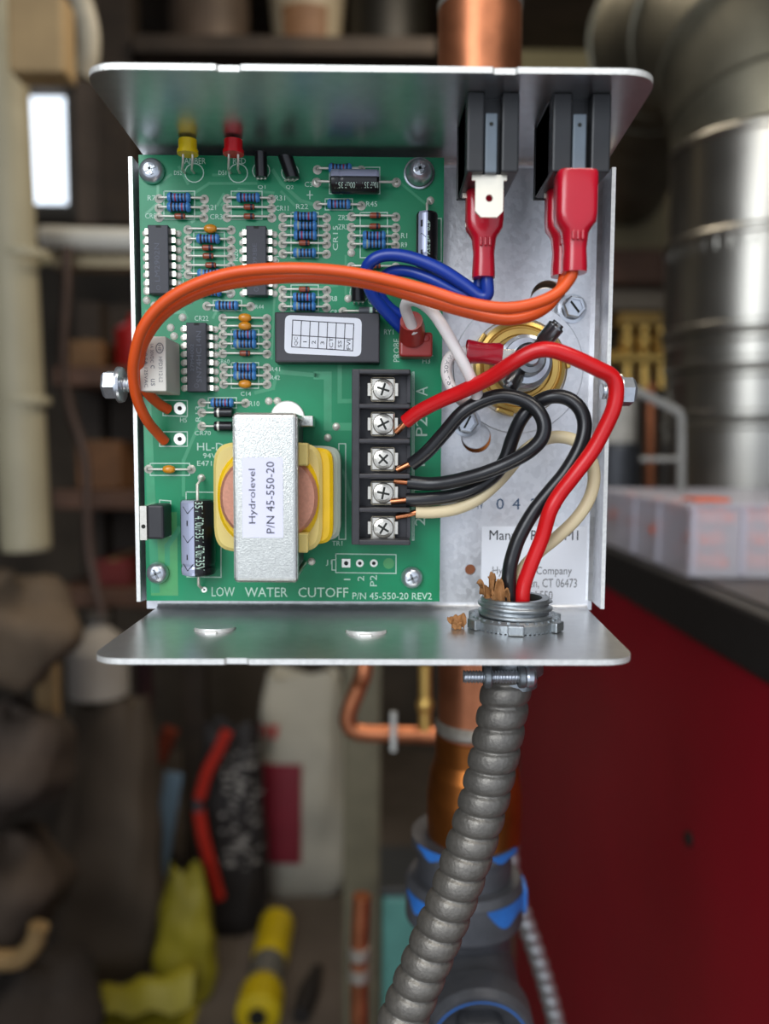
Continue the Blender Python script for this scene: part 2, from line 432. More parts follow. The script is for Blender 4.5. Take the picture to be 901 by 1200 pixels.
# copper under the mask
k = MB().m(pcb_lt)
h = HB + .03
def tr(pts, w, hh=h): strokes(k, pts, w, hh)
tr([(372, 440), (384, 440), (384, 500), (411, 500)], 9); tr([(372, 440), (330, 436)], 5); tr([(398, 430), (398, 470), (411, 470)], 5)
for pts_, w_ in (([(225, 228), (245, 215), (300, 215)], 3), ([(320, 200), (330, 215), (352, 235), (368, 240)], 4), ([(260, 240), (280, 222), (320, 226)], 3),
    ([(172, 250), (185, 238), (185, 215), (200, 205)], 3), ([(225, 260), (255, 240), (262, 228)], 3), ([(385, 330), (420, 330), (440, 345)], 3),
    ([(320, 340), (395, 335)], 2.5), ([(172, 470), (176, 560), (182, 690)], 10), ([(210, 620), (196, 640), (196, 660)], 6), ([(300, 460), (320, 455), (325, 435)], 4),
    ([(240, 470), (232, 500), (215, 540), (215, 580)], 4), ([(395, 545), (404, 556), (411, 585)], 4), ([(470, 215), (500, 240)], 3), ([(460, 300), (505, 300)], 3),
    ([(330, 310), (322, 340), (318, 420)], 2.5), ([(395, 405), (395, 425)], 4), ([(172, 365), (215, 366), (218, 372)], 4), ([(258, 330), (256, 360), (250, 372)], 3),
    ([(210, 196), (220, 215)], 3), ([(345, 240), (330, 225)], 3), ([(250, 205), (262, 205), (268, 200)], 3), ([(405, 300), (405, 345)], 2.5)):
    tr(pts_, w_)
k.m(pcb_yl); h = HB + .02
for q in ([(176, 600, 208, 698)],): flat(k, *q[0], HB + .02)
tg = k.build('traces', board); tag(tg, kind='stuff')
# silkscreen: words, numbers and outlines
k = MB().m(silk); h = HB + .06
for s, a in (('LOW', (248, 688, 275, 699)), ('WATER', (287, 688.5, 337, 699.5)), ('CUTOFF', (349.5, 688.5, 408, 700)), ('P/N 45-550-20 REV2', (413, 694.5, 506, 702.5)),
    ('R45', (429, 236, 442, 242)), ('R1', (470, 273, 477, 279)), ('R9', (470, 284, 477, 290)), ('R22', (347, 239, 361, 245)), ('R8', (387, 347, 395, 353)),
    ('ZR2', (396, 252, 408, 258)), ('ZR3', (396, 263, 408, 269)), ('CR7', (387, 363, 399, 369)), ('Q4', (431, 350, 439, 357)), ('S1', (461, 378, 468, 384)), ('RY1', (450, 386, 461, 392)),
    ('H3', (495, 420, 504, 426)), ('TR1', (389, 634, 401, 639.5)), ('J1', (381.5, 656, 389, 663)), ('H5', (211, 489.5, 219, 495)), ('R10', (292, 470, 304, 476)), ('C14', (282, 459, 294, 464)),
    ('R44', (299, 357, 309, 362)), ('CR22', (228, 370, 244, 376)), ('CR60', (254, 421, 269, 426)), ('R41', (317, 430, 328, 435)), ('R42', (317, 440, 328, 445)), ('CR8', (170, 250, 183, 256)), ('R7', (173, 229, 182, 235)),
    ('R21', (242, 240, 253, 246)), ('CR31', (246, 251, 264, 257)), ('R31', (322, 229, 334, 235)), ('CR11', (323, 241, 338, 247)), ('D52', (204, 200, 213, 205)), ('D51', (256, 200, 265, 205)), ('AMBER', (216, 185, 241, 192)), ('RED', (273, 185, 288, 192)),
    ('HL-D', (231, 519, 262, 528)), ('94V0', (238, 531, 258, 537)), ('E47181', (231, 540, 258, 546)), ('CR70', (228, 505, 247, 510)), ('C3', (357, 213, 366, 219)), ('Q1', (302, 217, 311, 222)), ('Q2', (335, 217, 344, 222))):
    text(k, s, *a, h)
for s, a in (('A', (487.5, 453, 501, 464)), ('P2', (487, 489, 500.5, 511)), ('H', (486, 532, 498, 546)), ('1', (485.5, 570, 497.5, 577)), ('2', (486, 606, 498, 616)), ('PROBE', (461, 397, 468, 424)),
    ('1', (403, 677, 410.5, 681)), ('2', (419, 675, 426.5, 681)), ('P2', (433.5, 674, 441.5, 687)), ('CR15', (390, 262, 396, 296)), ('R20', (273, 292, 279, 306)), ('CR18', (209, 310, 215, 334)), ('R61', (321, 300, 327, 314)), ('C22', (252, 400, 258, 414)), ('R13', (229, 476, 235, 494))):
    text(k, s, *a, h, 90)
for pts_ in ([(393.5, 649), (464, 650), (464, 672), (393.5, 671)], [(389, 656), (393.5, 656), (393.5, 668), (389, 668)],
    [(191, 469), (219.5, 469.5), (219.5, 488), (191, 487)], [(187, 506), (219.5, 506), (219.5, 523), (187, 523)], [(218, 576.5), (259, 577), (259, 676.5), (219, 676)],
    [(397, 520), (405, 520), (405, 632), (397, 632)], [(187, 586), (200, 587), (200, 628), (187, 628)], [(192, 224), (228, 224), (228, 257), (192, 257)], [(271, 224), (307, 224), (307, 257), (271, 257)],
    [(227, 272), (263, 272), (263, 326), (227, 326)], [(341, 249), (373, 249), (373, 302), (341, 302)], [(341, 334), (373, 334), (373, 364), (341, 364)], [(422, 249), (454, 249), (454, 302), (422, 302)],
    [(271, 386), (303, 386), (303, 408), (271, 408)], [(271, 425), (303, 425), (303, 455), (271, 455)], [(244, 466), (277, 466), (277, 478), (244, 478)], [(250, 352), (283, 352), (283, 364), (250, 364)],
    [(381, 233), (413, 233), (413, 246), (381, 246)], [(386, 196), (445, 196), (445, 227), (386, 227)], [(509, 256), (517, 256), (517, 306), (509, 306)], [(483, 436), (485, 436), (485, 633), (483, 633)],
    [(466, 417), (507, 417)], [(176, 543), (222, 543), (222, 557), (176, 557)], [(363, 224), (363, 233)], [(360, 228.5), (366, 228.5)]):
    strokes(k, pts_, 1.1, h, len(pts_) > 2)
for u, v, r in ((227.6, 202.6, 11), (279, 203, 11), (306, 200, 10), (340, 202, 10), (421, 343, 11)):
    strokes(k, [(u + r * math.cos(t * .35), v + r * math.sin(t * .35)) for t in range(18)], 1.1, h, True)
k.build('lettering', board)

# ---- small parts: meshes made once, copied for every component
def lead_mesh(L, gap, hz, sgn):
    """one wire lead along x from the body (0) out to L and down into a solder joint; hz above the board"""
    k = MB().m(solder); a = sgn
    k.tube([(0, -hz, 0), (a * (L - .0007), -hz, 0), (a * (L - .0002), -hz + .0003, 0), (a * L, -hz * .4, 0), (a * L, 0, 0)], .00031, 8)
    k.lathe((a * L, 0, 0), NY, [(.00125, 0), (.00125, .00012), (.0008, .0004), (.0004, .0008)], 14)
    return k.mesh('lead')
def mk_body(kind, var=0):
    k = MB(); X = X3; L = {'resistor': .0064, 'diode': .0031, 'capacitor': .0036, 'rectifier': .0050, 'glass': .0046}[kind]; l = L / 2
    if kind == 'resistor':
        seq = [(band_k, band_r, band_k, band_k, band_n), (band_n, band_k, band_k, band_r, band_k), (band_y, band_k, band_n, band_k, band_k)][var]
        R0, R1 = .00135, .00112
        k.m(res_b).lathe((-l, 0, 0), X, [(.0003, 0), (.0010, .0001), (R0, .0006), (R0, .0011)], 16)
        d = .0011; step = (L - .0022) / 9
        for i in range(9):
            k.m(seq[i // 2] if i % 2 == 0 else res_b).lathe((-l, 0, 0), X, [(R1 if i else R0, d), (R1 if i < 8 else R0, d + step)], 16); d += step
        k.m(res_b).lathe((-l, 0, 0), X, [(R0, L - .0011), (R0, L - .0006), (.0010, L - .0001), (.0003, L)], 16)
    elif kind == 'diode':
        k.m(glassd).lathe((-l, 0, 0), X, [(.0003, 0), (.0007, .0002), (.0008, .0005), (.0008, L - .0012)], 14)
        k.m(band_k).lathe((-l, 0, 0), X, [(.00082, L - .0012), (.00082, L - .0006)], 14)
        k.m(glassd).lathe((-l, 0, 0), X, [(.0008, L - .0006), (.0007, L - .0002), (.0003, L)], 14)
    elif kind == 'capacitor':
        k.m(amber); k.lathe((-l, 0, 0), X, [(.0003 + .0009 * math.sin(math.pi * i / 10) ** .5, L * i / 10) for i in range(11)], 16)
    elif kind == 'rectifier':
        k.m(capblk).lathe((-l, 0, 0), X, [(.0003, 0), (.0013, 0), (.00135, .0002), (.00135, .0008)], 18)
        k.m(solder).lathe((-l, 0, 0), X, [(.00136, .0008), (.00136, .0014)], 18)
        k.m(capblk).lathe((-l, 0, 0), X, [(.00135, .0014), (.00135, L - .0002), (.0013, L), (.0003, L)], 18)
    elif kind == 'glass':
        k.m(mat('diode_grey', '#55585c', .3)).lathe((-l, 0, 0), X, [(.0003, 0), (.0011, .0002), (.0011, .003)], 16)
        k.m(silk).lathe((-l, 0, 0), X, [(.0011, .003), (.0011, .0038)], 16)
        k.m(band_k).lathe((-l, 0, 0), X, [(.0011, .0038), (.0011, L - .0002), (.0003, L)], 16)
    return k.mesh(kind), l
BODY = {('resistor', i): mk_body('resistor', i) for i in range(3)}
for q in ('diode', 'capacitor', 'rectifier', 'glass'): BODY[(q, 0)] = mk_body(q)
LEAD = {}
NAMES = {'resistor': 'resistor', 'diode': 'diode', 'capacitor': 'ceramic_capacitor', 'rectifier': 'rectifier_diode', 'glass': 'zener_diode'}
def axial(kind, v, ul, ur, ub=None, var=0):
    ub = (ul + ur) / 2 if ub is None else ub
    hz = .0014; me, l = BODY[(kind, var)]
    c = P(ub, v, HB + 1.4); o = inst(me, c, board); o.name = NAMES[kind]; WL[o.name] = c
    for sgn, ue in ((-1, ul), (1, ur)):
        if ue is None: continue
        L = abs(P(ue, v, HB).x - c.x) - l; L = max(.0012, round(L, 4))
        key = (L, sgn)
        if key not in LEAD: LEAD[key] = lead_mesh(L, 0, hz, sgn)
        q = inst(LEAD[key], Vector((c.x + sgn * l * .97, -HB * .001, c.z)), o); q.name = 'lead'
R, D, C = 'resistor', 'diode', 'capacitor'
n_ = 0
for kind, v, ul, ur, ub in (
    (R, 231.5, 186, 240, 209.8), (R, 242.7, 186, 240, 209.8), (D, 253.5, 186, 239, 211),
    (R, 231.5, 266, 318.5, 291), (D, 242.5, 266, 318.5, 292), (D, 253.5, 266, 318.5, 292),
    (C, 268, 220, 271, 246.5), (R, 279.8, 220, 271, 244), (D, 290.3, 220, 271, 243.3), (D, 300, 220, 271, 244), (D, 310.8, 220, 271, 247), (R, 320.8, 220, 271, 245.2), (R, 342, 222, 271, 246),
    (R, 253.5, 331, 383, 357.8), (R, 264.7, 331, 383, 357.8), (R, 275.7, 331, 383, 357.8), (D, 284.7, 331, 383, 356.6), (R, 296.4, 331, 383, 357),
    (D, 339, 331, 383, 356.6), (R, 348.4, 331, 383, 356.6), (R, 359.3, 331, 383, 356.6),
    (R, 239.3, 371.8, 423.8, 397), (R, 197.3, 371.5, 423.8, 398.6),
    (D, 252.5, 411.6, 464, 439.6), (D, 265.2, 411.6, 464, 439.2), (R, 276.2, 411.6, 464, 438.4), (R, 286, 411.6, 464, 438.4), (D, 311.6, 411.6, 464, 439.6),
    (R, 358, 242.3, 294, 266), (C, 372.3, 261, 313, 287), (C, 382, 261, 313, 287), (R, 392, 261, 313, 287), (R, 402.8, 261, 313, 287), (D, 414, 261, 313, 287),
    (R, 430.4, 262, 313, 287), (R, 440, 262, 313, 287), (C, 450, 262, 313, 287), (R, 472, 236.5, 288, 260.5), (C, 550, 174, 224.5, 198)):
    axial(kind, v, ul, ur, ub, n_ % 3 if kind == R else 0); n_ += 1
axial('rectifier', 483.5, 236.5, None, 262); axial('rectifier', 499.5, 236.5, None, 262); axial('glass', 364.5, 402, 455, 430)
# bare pads and joints not under a part
def pads(lst, name):
    for u, v, r, hr in lst:
        k = MB().m(padw); c = P(u, v, HB)
        k.lathe(c, NY, [(px(r, 8), 0), (px(r, 8) * .97, .00015), (px(hr, 8), .00015)], 24)
        k.m(hole_m).lathe(c, NY, [(0, .00008), (px(hr, 8), .00008)], 16); k.build(name, board)
pads([(210.7, 478.5, 7.2, 2.6), (210.7, 514.5, 7.2, 2.6), (421.6, 660, 4.6, 2.2), (438, 660, 4.6, 2.2), (239.3, 691, 3.4, 1.2)], 'ring_pad')
k = MB().m(pcb_yl); k.lathe(P(455.5, 660.3, HB), NY, [(0, .00006), (px(6.5, 8), .00006)], 24); k.build('masked_pad', board)
k = MB().m(padw); flat(k, 400.5, 655, 410.5, 665, HB + .1); k.m(hole_m); k.lathe(P(405.6, 660, HB), NY, [(0, .00015), (px(2.6, 8), .00015)], 14); k.build('square_pad', board)
k = MB().m(solder)
for u, v in ((411.6, 296.4), (464, 296), (172, 352), (181, 358), (198, 362), (200, 384), (172, 372), (365, 658), (365, 630), (504.3, 235), (172.5, 340), (270, 345), (222, 352), (330, 327), (383, 327), (408, 350), (448, 352), (236, 560), (190, 352), (214, 372), (204, 394), (394, 500), (384, 513), (325, 470), (315, 470)):
    k.lathe(P(u, v, HB), NY, [(.0011, 0), (.0011, .0001), (.0007, .0005), (0, .0008)], 12)
tag(k.build('solder_joints', board), kind='stuff')

# ---- integrated circuits
PIN = {}
def pin_mesh(sgn):
    k = MB().m(nickel); w = .00075
    k.box(0, sgn * .0013, -.0021, -.0017, -w, w); k.box(sgn * .0010, sgn * .0014, -.0018, -.0004, -w * .8, w * .8)
    k.m(solder).lathe((sgn * .0017, 0, 0), NY, [(.00095, 0), (.00095, .0001), (.0006, .0005), (0, .0007)], 12)
    return k.mesh('pin')
PIN = {s: pin_mesh(s) for s in (-1, 1)}
def chip(u0, v0, u1, v1, lines, notch):
    k = MB().m(chipm); pbox(k, u0, v0, u1, v1, HB + .6, HB + 4.2, .0002, 2)
    um = (u0 + u1) / 2; vd = v1 - 7 if notch else v0 + 7
    k.m(chipt).lathe(P(um, vd, HB + 4.2), NY, [(px(2.6, 12), .00003), (px(2.0, 12), .00003)], 20)
    k.m(hole_m); flat(k, um - 3, v0 + .3, um + 3, v0 + 3.2, HB + 4.23)
    k.m(chipt)
    for s, a in lines: text(k, s, *a, HB + 4.25, 90)
    o = k.build('chip', board)
    x0, x1, z0, z1 = rect(u0, v0, u1, v1, HB + 4.2)
    for i in range(8):
        z = z1 + (z0 - z1) * (.065 + .87 * i / 7)
        for s, x in ((-1, x0), (1, x1)): q = inst(PIN[s], Vector((x, -HB * .001, z)), o); q.name = 'pin'
chip(173.5, 263.5, 197.5, 344, [('LM2902N', (181, 285, 187, 330))], True)
chip(288.5, 264.5, 312, 346, [('CD4093BE', (296, 285, 301, 330))], True)
chip(218.5, 378, 242, 459, [('SN74HC14N', (230, 388, 236, 448)), ('27M4002', (223, 398, 227, 440))], True)

# ---- electrolytic capacitors
def can(c, axis, L, r, name, silver=(2.2, 3.9), label=None, ang0=0.):
    """sleeved can; the silver stripe covers the angles given; lathe built by angle"""
    k = MB(); axis = axis.normalized(); up = NY; b = axis.cross(up)
    prof = [(0, -L / 2), (r * .75, -L / 2), (r * .97, -L / 2 + .0004), (r, -L / 2 + .0012), (r, -L / 2 + .0022), (r * .95, -L / 2 + .0029), (r, -L / 2 + .0036), (r, L / 2 - .0006), (r * .9, L / 2), (0, L / 2)]
    n = 40
    for (r0, d0), (r1, d1) in zip(prof[:-1], prof[1:]):
        for i in range(n):
            t0, t1 = 2 * math.pi * i / n, 2 * math.pi * (i + 1) / n
            k.m(capsil if silver[0] <= t0 < silver[1] else capblk)
            f = lambda rr, t, d: c + axis * d + (up * math.cos(t) + b * math.sin(t)) * rr
            k.add([f(r0, t0, d0), f(r0, t1, d0), f(r1, t1, d1), f(r1, t0, d1)], [(0, 1, 2, 3)], True)
    o = k.build(name, board)
    if label: o['label'] = label
    return o, (lambda t, d: c + axis * d + (up * math.cos(t) + b * math.sin(t)) * (r * 1.004))
# big one, upright at lower left
rr = px(20, 16); cc = P(232, 630, HB + 4.9); Lz = abs(P(232, 586, 13).z - P(232, 674, 13).z)
co, f = can(cc, Z3, Lz, rr, 'electrolytic_capacitor', (5.05, 6.27), 'black capacitor with a pale stripe and white numerals')
k = MB().m(silk)
def warp_can(c, r):
    def g(p):
        dx = max(-.999, min(.999, (p.x - c.x) / r)); return Vector((p.x, c.y - r * 1.006 * math.sqrt(1 - dx * dx), p.z))
    return g
wc = warp_can(cc, rr)
for s, a in (('35V', (228.5, 588, 237, 602)), ('470uF', (228.5, 605, 238, 623)), ('35V', (229, 624, 238, 636)), ('470uF', (229, 639, 239, 655)), ('35V', (229.5, 656, 239, 669))): text(k, s, *a, HB + 4.9 + rr * 1000, -90, wc)
k.m(ink)
for v in (607, 647): text(k, '-', 218, v, 219.6, v + 13, HB + 4.9 + rr * 1000, 90, wc)
for v in (602, 636, 669):
    for a, b_ in (((214, v - 8), (220, v)), ((220, v), (227, v - 8))):
        A, B = [wc(P(*q, HB + 9)) for q in (a, b_)]; k.tube([A, B], .00012, 5)
k.build('lettering', co)
k = MB().m(solder)
k.tube([cc + Z3 * Lz / 2, cc + Z3 * (Lz / 2 + .0042), P(237, 560, HB + 1), P(237, 560, HB)], .0004, 8); k.build('lead', co)
k = MB().m(solder); k.tube([cc - Z3 * Lz / 2, cc - Z3 * (Lz / 2 + .0028), P(236, 689, HB + .6)], .0004, 8); k.build('lead', co)
# lying one at the top
rr = px(13.5, 14); cc = P(415.5, 213, HB + 3.6); Lx = px(56, 14)
co, f = can(cc, X3, Lx, rr, 'electrolytic_capacitor', (4.75, 6.1), 'black capacitor with a pale stripe lying at the board top')
k = MB().m(silk)
for s, u0, u1 in (('35V', 392, 402), ('100uF', 404, 418), ('35V', 423, 432), ('10uF', 434, 443)):
    text(k, s, u0, 213, u1, 219, HB + 3.6 + rr * 1000, 180, lambda p: Vector((p.x, cc.y - rr * 1.006 * math.sqrt(max(0, 1 - ((p.z - cc.z) / rr) ** 2)), p.z)))
k.build('lettering', co)
for s, ue in ((-1, 371), (1, 464.5)):
    k = MB().m(solder); a = cc + X3 * s * Lx / 2; e = P(ue, 214, HB); k.tube([a, Vector((e.x - s * .0006, a.y, a.z)), Vector((e.x, a.y + .0008, e.z)), e], .00036, 8)
    k.lathe(e, NY, [(.0013, 0), (.0013, .0001), (.0008, .0005), (0, .0007)], 14); k.build('lead', co)
# upright one at the right edge
rr = px(12.5, 14); cc = P(500, 282, HB + 3.4); Lz = px(62, 14)
co, f = can(cc, Z3, Lz, rr, 'electrolytic_capacitor', (5.2, 6.9) if False else (5.25, 6.29), 'black capacitor with a pale stripe at the right board edge')
k = MB().m(ink); wc = warp_can(cc, rr)
for v in (257, 292): text(k, '-', 493, v, 495.5, v + 8, HB + 3.4 + rr * 1000, 90, wc)
for a, b_ in (((489, 278), (494, 273)), ((494, 273), (499, 278))):
    k.tube([wc(P(*a, HB + 6)), wc(P(*b_, HB + 6))], .0001, 5)
k.m(silk)
for s, v in (('470', 258), ('uF', 274), ('25V', 286)): text(k, s, 500, v, 504, v + 12, HB + 3.4 + rr * 1000, -90, wc)
k.build('lettering', co)
k = MB().m(solder); k.tube([cc + Z3 * Lz / 2, cc + Z3 * (Lz / 2 + .0025), P(502, 236, HB + .8), P(504, 235, HB)], .00036, 8); k.build('lead', co)

# ---- transistors
def transistor(u, v, w, hh, lean):
    c = P(u, v, HB + 3.2); k = MB().m(capblk); r = px(w / 2, 11); n = 16; pr = []
    for i in range(n + 1):
        t = math.pi * i / n; pr.append((-r * math.cos(t), -r * 1.1 * math.sin(t)))
    H = px(hh / 2, 11); up = Vector((lean, -.25, 1)).normalized()
    vs = [c + Vector((x, y, 0)) - up * H for x, y in pr] + [c + Vector((x, y, 0)) + up * H for x, y in pr]; m0 = n + 1
    k.add(vs, [(i, (i + 1) % m0, m0 + (i + 1) % m0, m0 + i) for i in range(m0)], True); k.add(vs, [tuple(range(m0)), tuple(range(m0, 2 * m0))])
    o = k.build('transistor', board)
    k = MB().m(solder)
    for d in (-1, 0, 1): k.tube([c - up * H + Vector((d * r * .6, 0, 0)), P(u + d * w * .3, v + hh * .62, HB)], .0003, 6)
    k.build('legs', o)
transistor(306, 194, 14, 26, 0); transistor(339, 197, 17, 24, -.35); transistor(420, 341, 17, 24, 0)
# regulator standing at the left edge
k = MB().m(blackp); pbox(k, 172, 592, 191.5, 632, HB, HB + 9, .0006); ro = k.build('voltage_regulator', board)
ro['label'] = 'black regulator with a bright metal tab at the left edge'
k = MB().m(nickel); pbox(k, 163.8, 593, 171.8, 633, HB, HB + 9); k.m(hole_m); k.lathe(P(168, 617, HB + 9), NY, [(0, .00004), (px(2.5, 17), .00004)], 14); k.build('metal_tab', ro)

# ---- white relay and black relay module
k = MB().m(relayw); pbox(k, 163.5, 394, 194.5, 458.5, HB, HB + 15, .0003); o = k.build('relay', board); o['label'] = 'off-white relay block with grey printed lettering'
k = MB().m(inkg); hh = HB + 15.05
for s, a in (('HFD3/12-L2', (186, 418, 190.5, 448)), ('1A 30VDC', (176, 403, 180, 425)), ('0.5A 125VAC', (169, 414, 173, 454)), ('c    us', (176.5, 428, 181.5, 452))): text(k, s, *a, hh, -90)
strokes(k, [(187 + 4.2 * math.cos(t * .45), 408 + 6 * math.sin(t * .45)) for t in range(14)], .9, hh, True); text(k, 'HF', 185, 404, 189, 412, hh, -90)
k.build('lettering', o)
k = MB().m(blackp); pbox(k, 322, 366, 445, 425, HB, HB + 5.6, .0003); k.m(mat('relay_grey_top', '#3c3b40', .5)); flat(k, 324.5, 367.5, 443, 422.5, HB + 5.63)
o = k.build('relay_module', board); o['label'] = 'flat black relay module with a white rounded sticker'
tl = [(i, j) for i, j in ((334, 369), (424, 373), (423, 418), (333, 414))]
k = MB().m(paper_w); cs = [P(u, v, HB + 5.7) for u, v in tl]; pts = []
for i in range(4):
    c, p, q = cs[i], cs[i - 1], cs[(i + 1) % 4]; a = c + (p - c).normalized() * .0017; b_ = c + (q - c).normalized() * .0017
    for j in range(6): t = j / 5; pts.append(a * (1 - t) ** 2 + c * 2 * t * (1 - t) + b_ * t * t)
k.add(pts, [tuple(range(len(pts)))]); st = k.build('sticker', o)
k = MB().m(ink); hh = HB + 5.75
def cell(a, b_): return (343 + (414.5 - 343) * a + (-1.3) * b_, 375 + 4.6 * a + (406.5 - 375) * b_)
strokes(k, [cell(0, 0), cell(1, 0), cell(1, 1), cell(0, 1)], .9, hh, True); strokes(k, [cell(0, .56), cell(1, .56)], .9, hh)
for i in range(1, 7): strokes(k, [cell(i / 7, 0), cell(i / 7, 1)], .9, hh)
for i, s in enumerate(('QC', '1', '2', '3', 'ICT', 'SS', 'FVI')):
    c = cell((i + .5) / 7, .78); L = 2.2 * len(s) + .6; text(k, s, c[0] - 2.2, c[1] - L, c[0] + 2.2, c[1] + L, hh, 90)
k.build('lettering', st)

# ---- transformer
HT = HB + 32
k = MB().m(trf)
x0, x1, z0, z1 = rect(272.5, 483.5, 349, 683, HT)
yb, yt = -HB * .001, -HT * .001; t_ = .0011
k.box(x0, x1, yt, yt + .0024, z0, z1, .0011, 3)
k.box(x0 + .0006, x1 - .0006, yt + .0006, yb, z1 - t_, z1, .0003); k.box(x0 + .0006, x1 - .0006, yt + .0006, yb, z0, z0 + t_, .0003)
k.box(x0 + .0002, x0 + .0012, yt + .0004, yt + .004, z0 + .001, z1 - .001); k.box(x1 - .0012, x1 - .0002, yt + .0004, yt + .004, z0 + .001, z1 - .001)
to = k.build('transformer', board); to['label'] = 'steel framed transformer with a white sticker and copper winding'
k = MB().m(mat('core_lamination', '#4b4f50', .45, .6, .2, 900.)); k.box(x0 + .0012, x1 - .0012, yt + .0012, yb - .004, z0 + .0018, z1 - .0018); k.build('laminated_core', to)
# winding, seen as a rounded bulge both sides
def bulge(u0, v0, u1, v1, h0, h1, m_, name, power=2.6, n=36):
    X0, X1, Z0, Z1 = rect(u0, v0, u1, v1, h1); kk = MB().m(m_)
    cx, cz, ax, az = (X0 + X1) / 2, (Z0 + Z1) / 2, (X1 - X0) / 2, (Z1 - Z0) / 2; ring = []
    for i in range(n):
        t = 2 * math.pi * i / n; ct, st_ = math.cos(t), math.sin(t)
        ring.append((cx + ax * math.copysign(abs(ct) ** (2 / power), ct), cz + az * math.copysign(abs(st_) ** (2 / power), st_)))
    e = .0008
    lay = [(h0 * .001, 1.), (h1 * .001 - e, 1.), (h1 * .001, 1 - e / ax)]
    vs = [(cx + (x - cx) * s, -y, cz + (z - cz) * s) for y, s in lay for x, z in ring]
    fs = [(j * n + i, j * n + (i + 1) % n, (j + 1) * n + (i + 1) % n, (j + 1) * n + i) for j in range(2) for i in range(n)] + [tuple(range(2 * n, 3 * n))]
    kk.add(vs, fs, False); return kk.build(name, to)
bulge(249.5, 518, 377.5, 647.5, HB + 17, HB + 19, bobbin, 'bobbin_flange', 6)
bulge(254, 524, 374, 642, HB + 18.5, HB + 20.2, tape_y, 'winding_tape', 2.4)
bulge(257, 532, 372, 634, HB + 19, HB + 22.5, copper_w, 'copper_winding', 2.2)
bulge(258, 524, 390, 638, HB + 4, HB + 17, tape_y, 'yellow_tape', 9)
bulge(262, 522, 399, 634, HB + 3, HB + 12, tape_c, 'clear_tape', 9)
for v0, v1 in ((519, 546), (625, 648)):
    k = MB().m(bobbin); pbox(k, 349, v0, 361, v1, HB + 20, HB + 24, .0004); k.build('bobbin_tab', to)
k = MB().m(trf); pbox(k, 347, 487, 367, 500, HB + 1, HB + 9, .0003); k.build('mounting_foot', to)
k = MB().m(padw); k.lathe(P(337, 490, HB), NY, [(px(20, 8), 0), (px(20, 8), .0004), (px(19, 8), .0006), (0, .0006)], 36); k.build('washer_pad', to)
k = MB().m(paper_l); flat(k, 284, 536, 331.5, 630, HT + .06); st = k.build('sticker', to)
k = MB().m(ink); text(k, 'Hydrolevel', 291.5, 549.5, 301.5, 613.5, HT + .12, 90); text(k, 'P/N 45-550-20', 312, 541, 321.5, 625, HT + .12, 90); k.build('lettering', st)

# ---- terminal block
k = MB().m(tblk)
pbox(k, 412.5, 433, 480.5, 638, HB, HB + 6.5, .0003); pbox(k, 412, 432.5, 421.5, 638.5, HB + 6, HB + 13, .0003)
for v0, v1 in ((432.5, 438.5), (473, 479), (514, 520), (555, 561), (595, 600.5), (632.5, 639)): pbox(k, 420, v0, 481, v1, HB + 6, HB + 13, .0004)
for v0, v1 in ((438, 474), (479, 515), (520, 556), (560, 596), (600, 633)): pbox(k, 477, v0 + 2, 481, v1 - 2, HB + 6, HB + 8.0)
tb = k.build('terminal_block', board); tb['label'] = 'black five-way terminal block with silver screws'
x0 = None
k = MB().m(nickel); cpm = MB().m(nickel); s = .00325
cpm.box(-s, s, -.0006, 0, -s, s, .0005, 2); cpm.box(-s * 1.28, s * 1.28, -.0001, .0006, -s * .55, s * .55, .0001)
cpm = cpm.mesh('clamp_plate')
sm = MB().m(nickel); sm.lathe((0, 0, 0), NY, [(.00285, 0), (.00285, .0006), (.0026, .0011), (.0018, .0014), (.0007, .0015), (0, .0015)], 28)
sm.m(hole_m)
for a in (0, math.pi / 2): sm.obox(Vector((0, -.00142, 0)), (Vector((math.cos(a), 0, math.sin(a))), Y3, Vector((-math.sin(a), 0, math.cos(a)))), (.0034, .00025, .00055))
sm = sm.mesh('terminal_screw')
for i, v in enumerate((456.5, 497, 538, 577.6, 618.6)):
    o = inst(cpm, P(448.5, v, HB + 8.4), tb); o.name = 'clamp_plate'
    o = inst(sm, P(449, v, HB + 9), tb); o.name = 'terminal_screw'; o.rotation_euler.y = (.3, 1.1, .8, .2, .55)[i]

# ---- LEDs
def led(u, m_, name, label):
    k = MB().m(m_); c = P(u, 178, HB + 8); r = px(10.5, 17)
    z0_ = P(u, 181, HB + 8).z; ztop = ZT - .0004
    b_ = Vector((c.x, c.y, z0_)); H = ztop - z0_
    k.lathe(b_, Vector((0, .0, 1)), [(0, 0), (r * 1.14, 0), (r * 1.14, .001), (r, .0011), (r, H - .0002), (0, H - .0002)], 28)
    o = k.build(name, board); o['label'] = label
    for du in (-5.5, 5.5):
        q = MB().m(solder); a = Vector((P(u + du, 181, HB + 8).x, c.y, z0_)); e = P(u + du + 2, 203, HB)
        q.tube([a, a - Z3 * .0014, e + Vector((0, -.0030, 0)), e], .0003, 8); q.build('leg', o)
led(220, led_y, 'indicator_lamp', 'yellow indicator lamp under the top flange'); led(273.5, led_r, 'indicator_lamp', 'red indicator lamp under the top flange')

# ---- probe connector block
k = MB().m(boot_d); pbox(k, 468, 389, 507, 418, HB, HB + 7, .0008, 3); k.tube([P(483, 395, HB + 6), P(483, 384, HB + 9), P(482, 376, HB + 12)], [.0036, .0034, .0030], 18)
for u in (473, 499): k.blob(P(u, 396, HB + 7), .0011, .0004, .0011)
o = k.build('probe_socket', board); o['label'] = 'translucent red plug housing under the white wire'

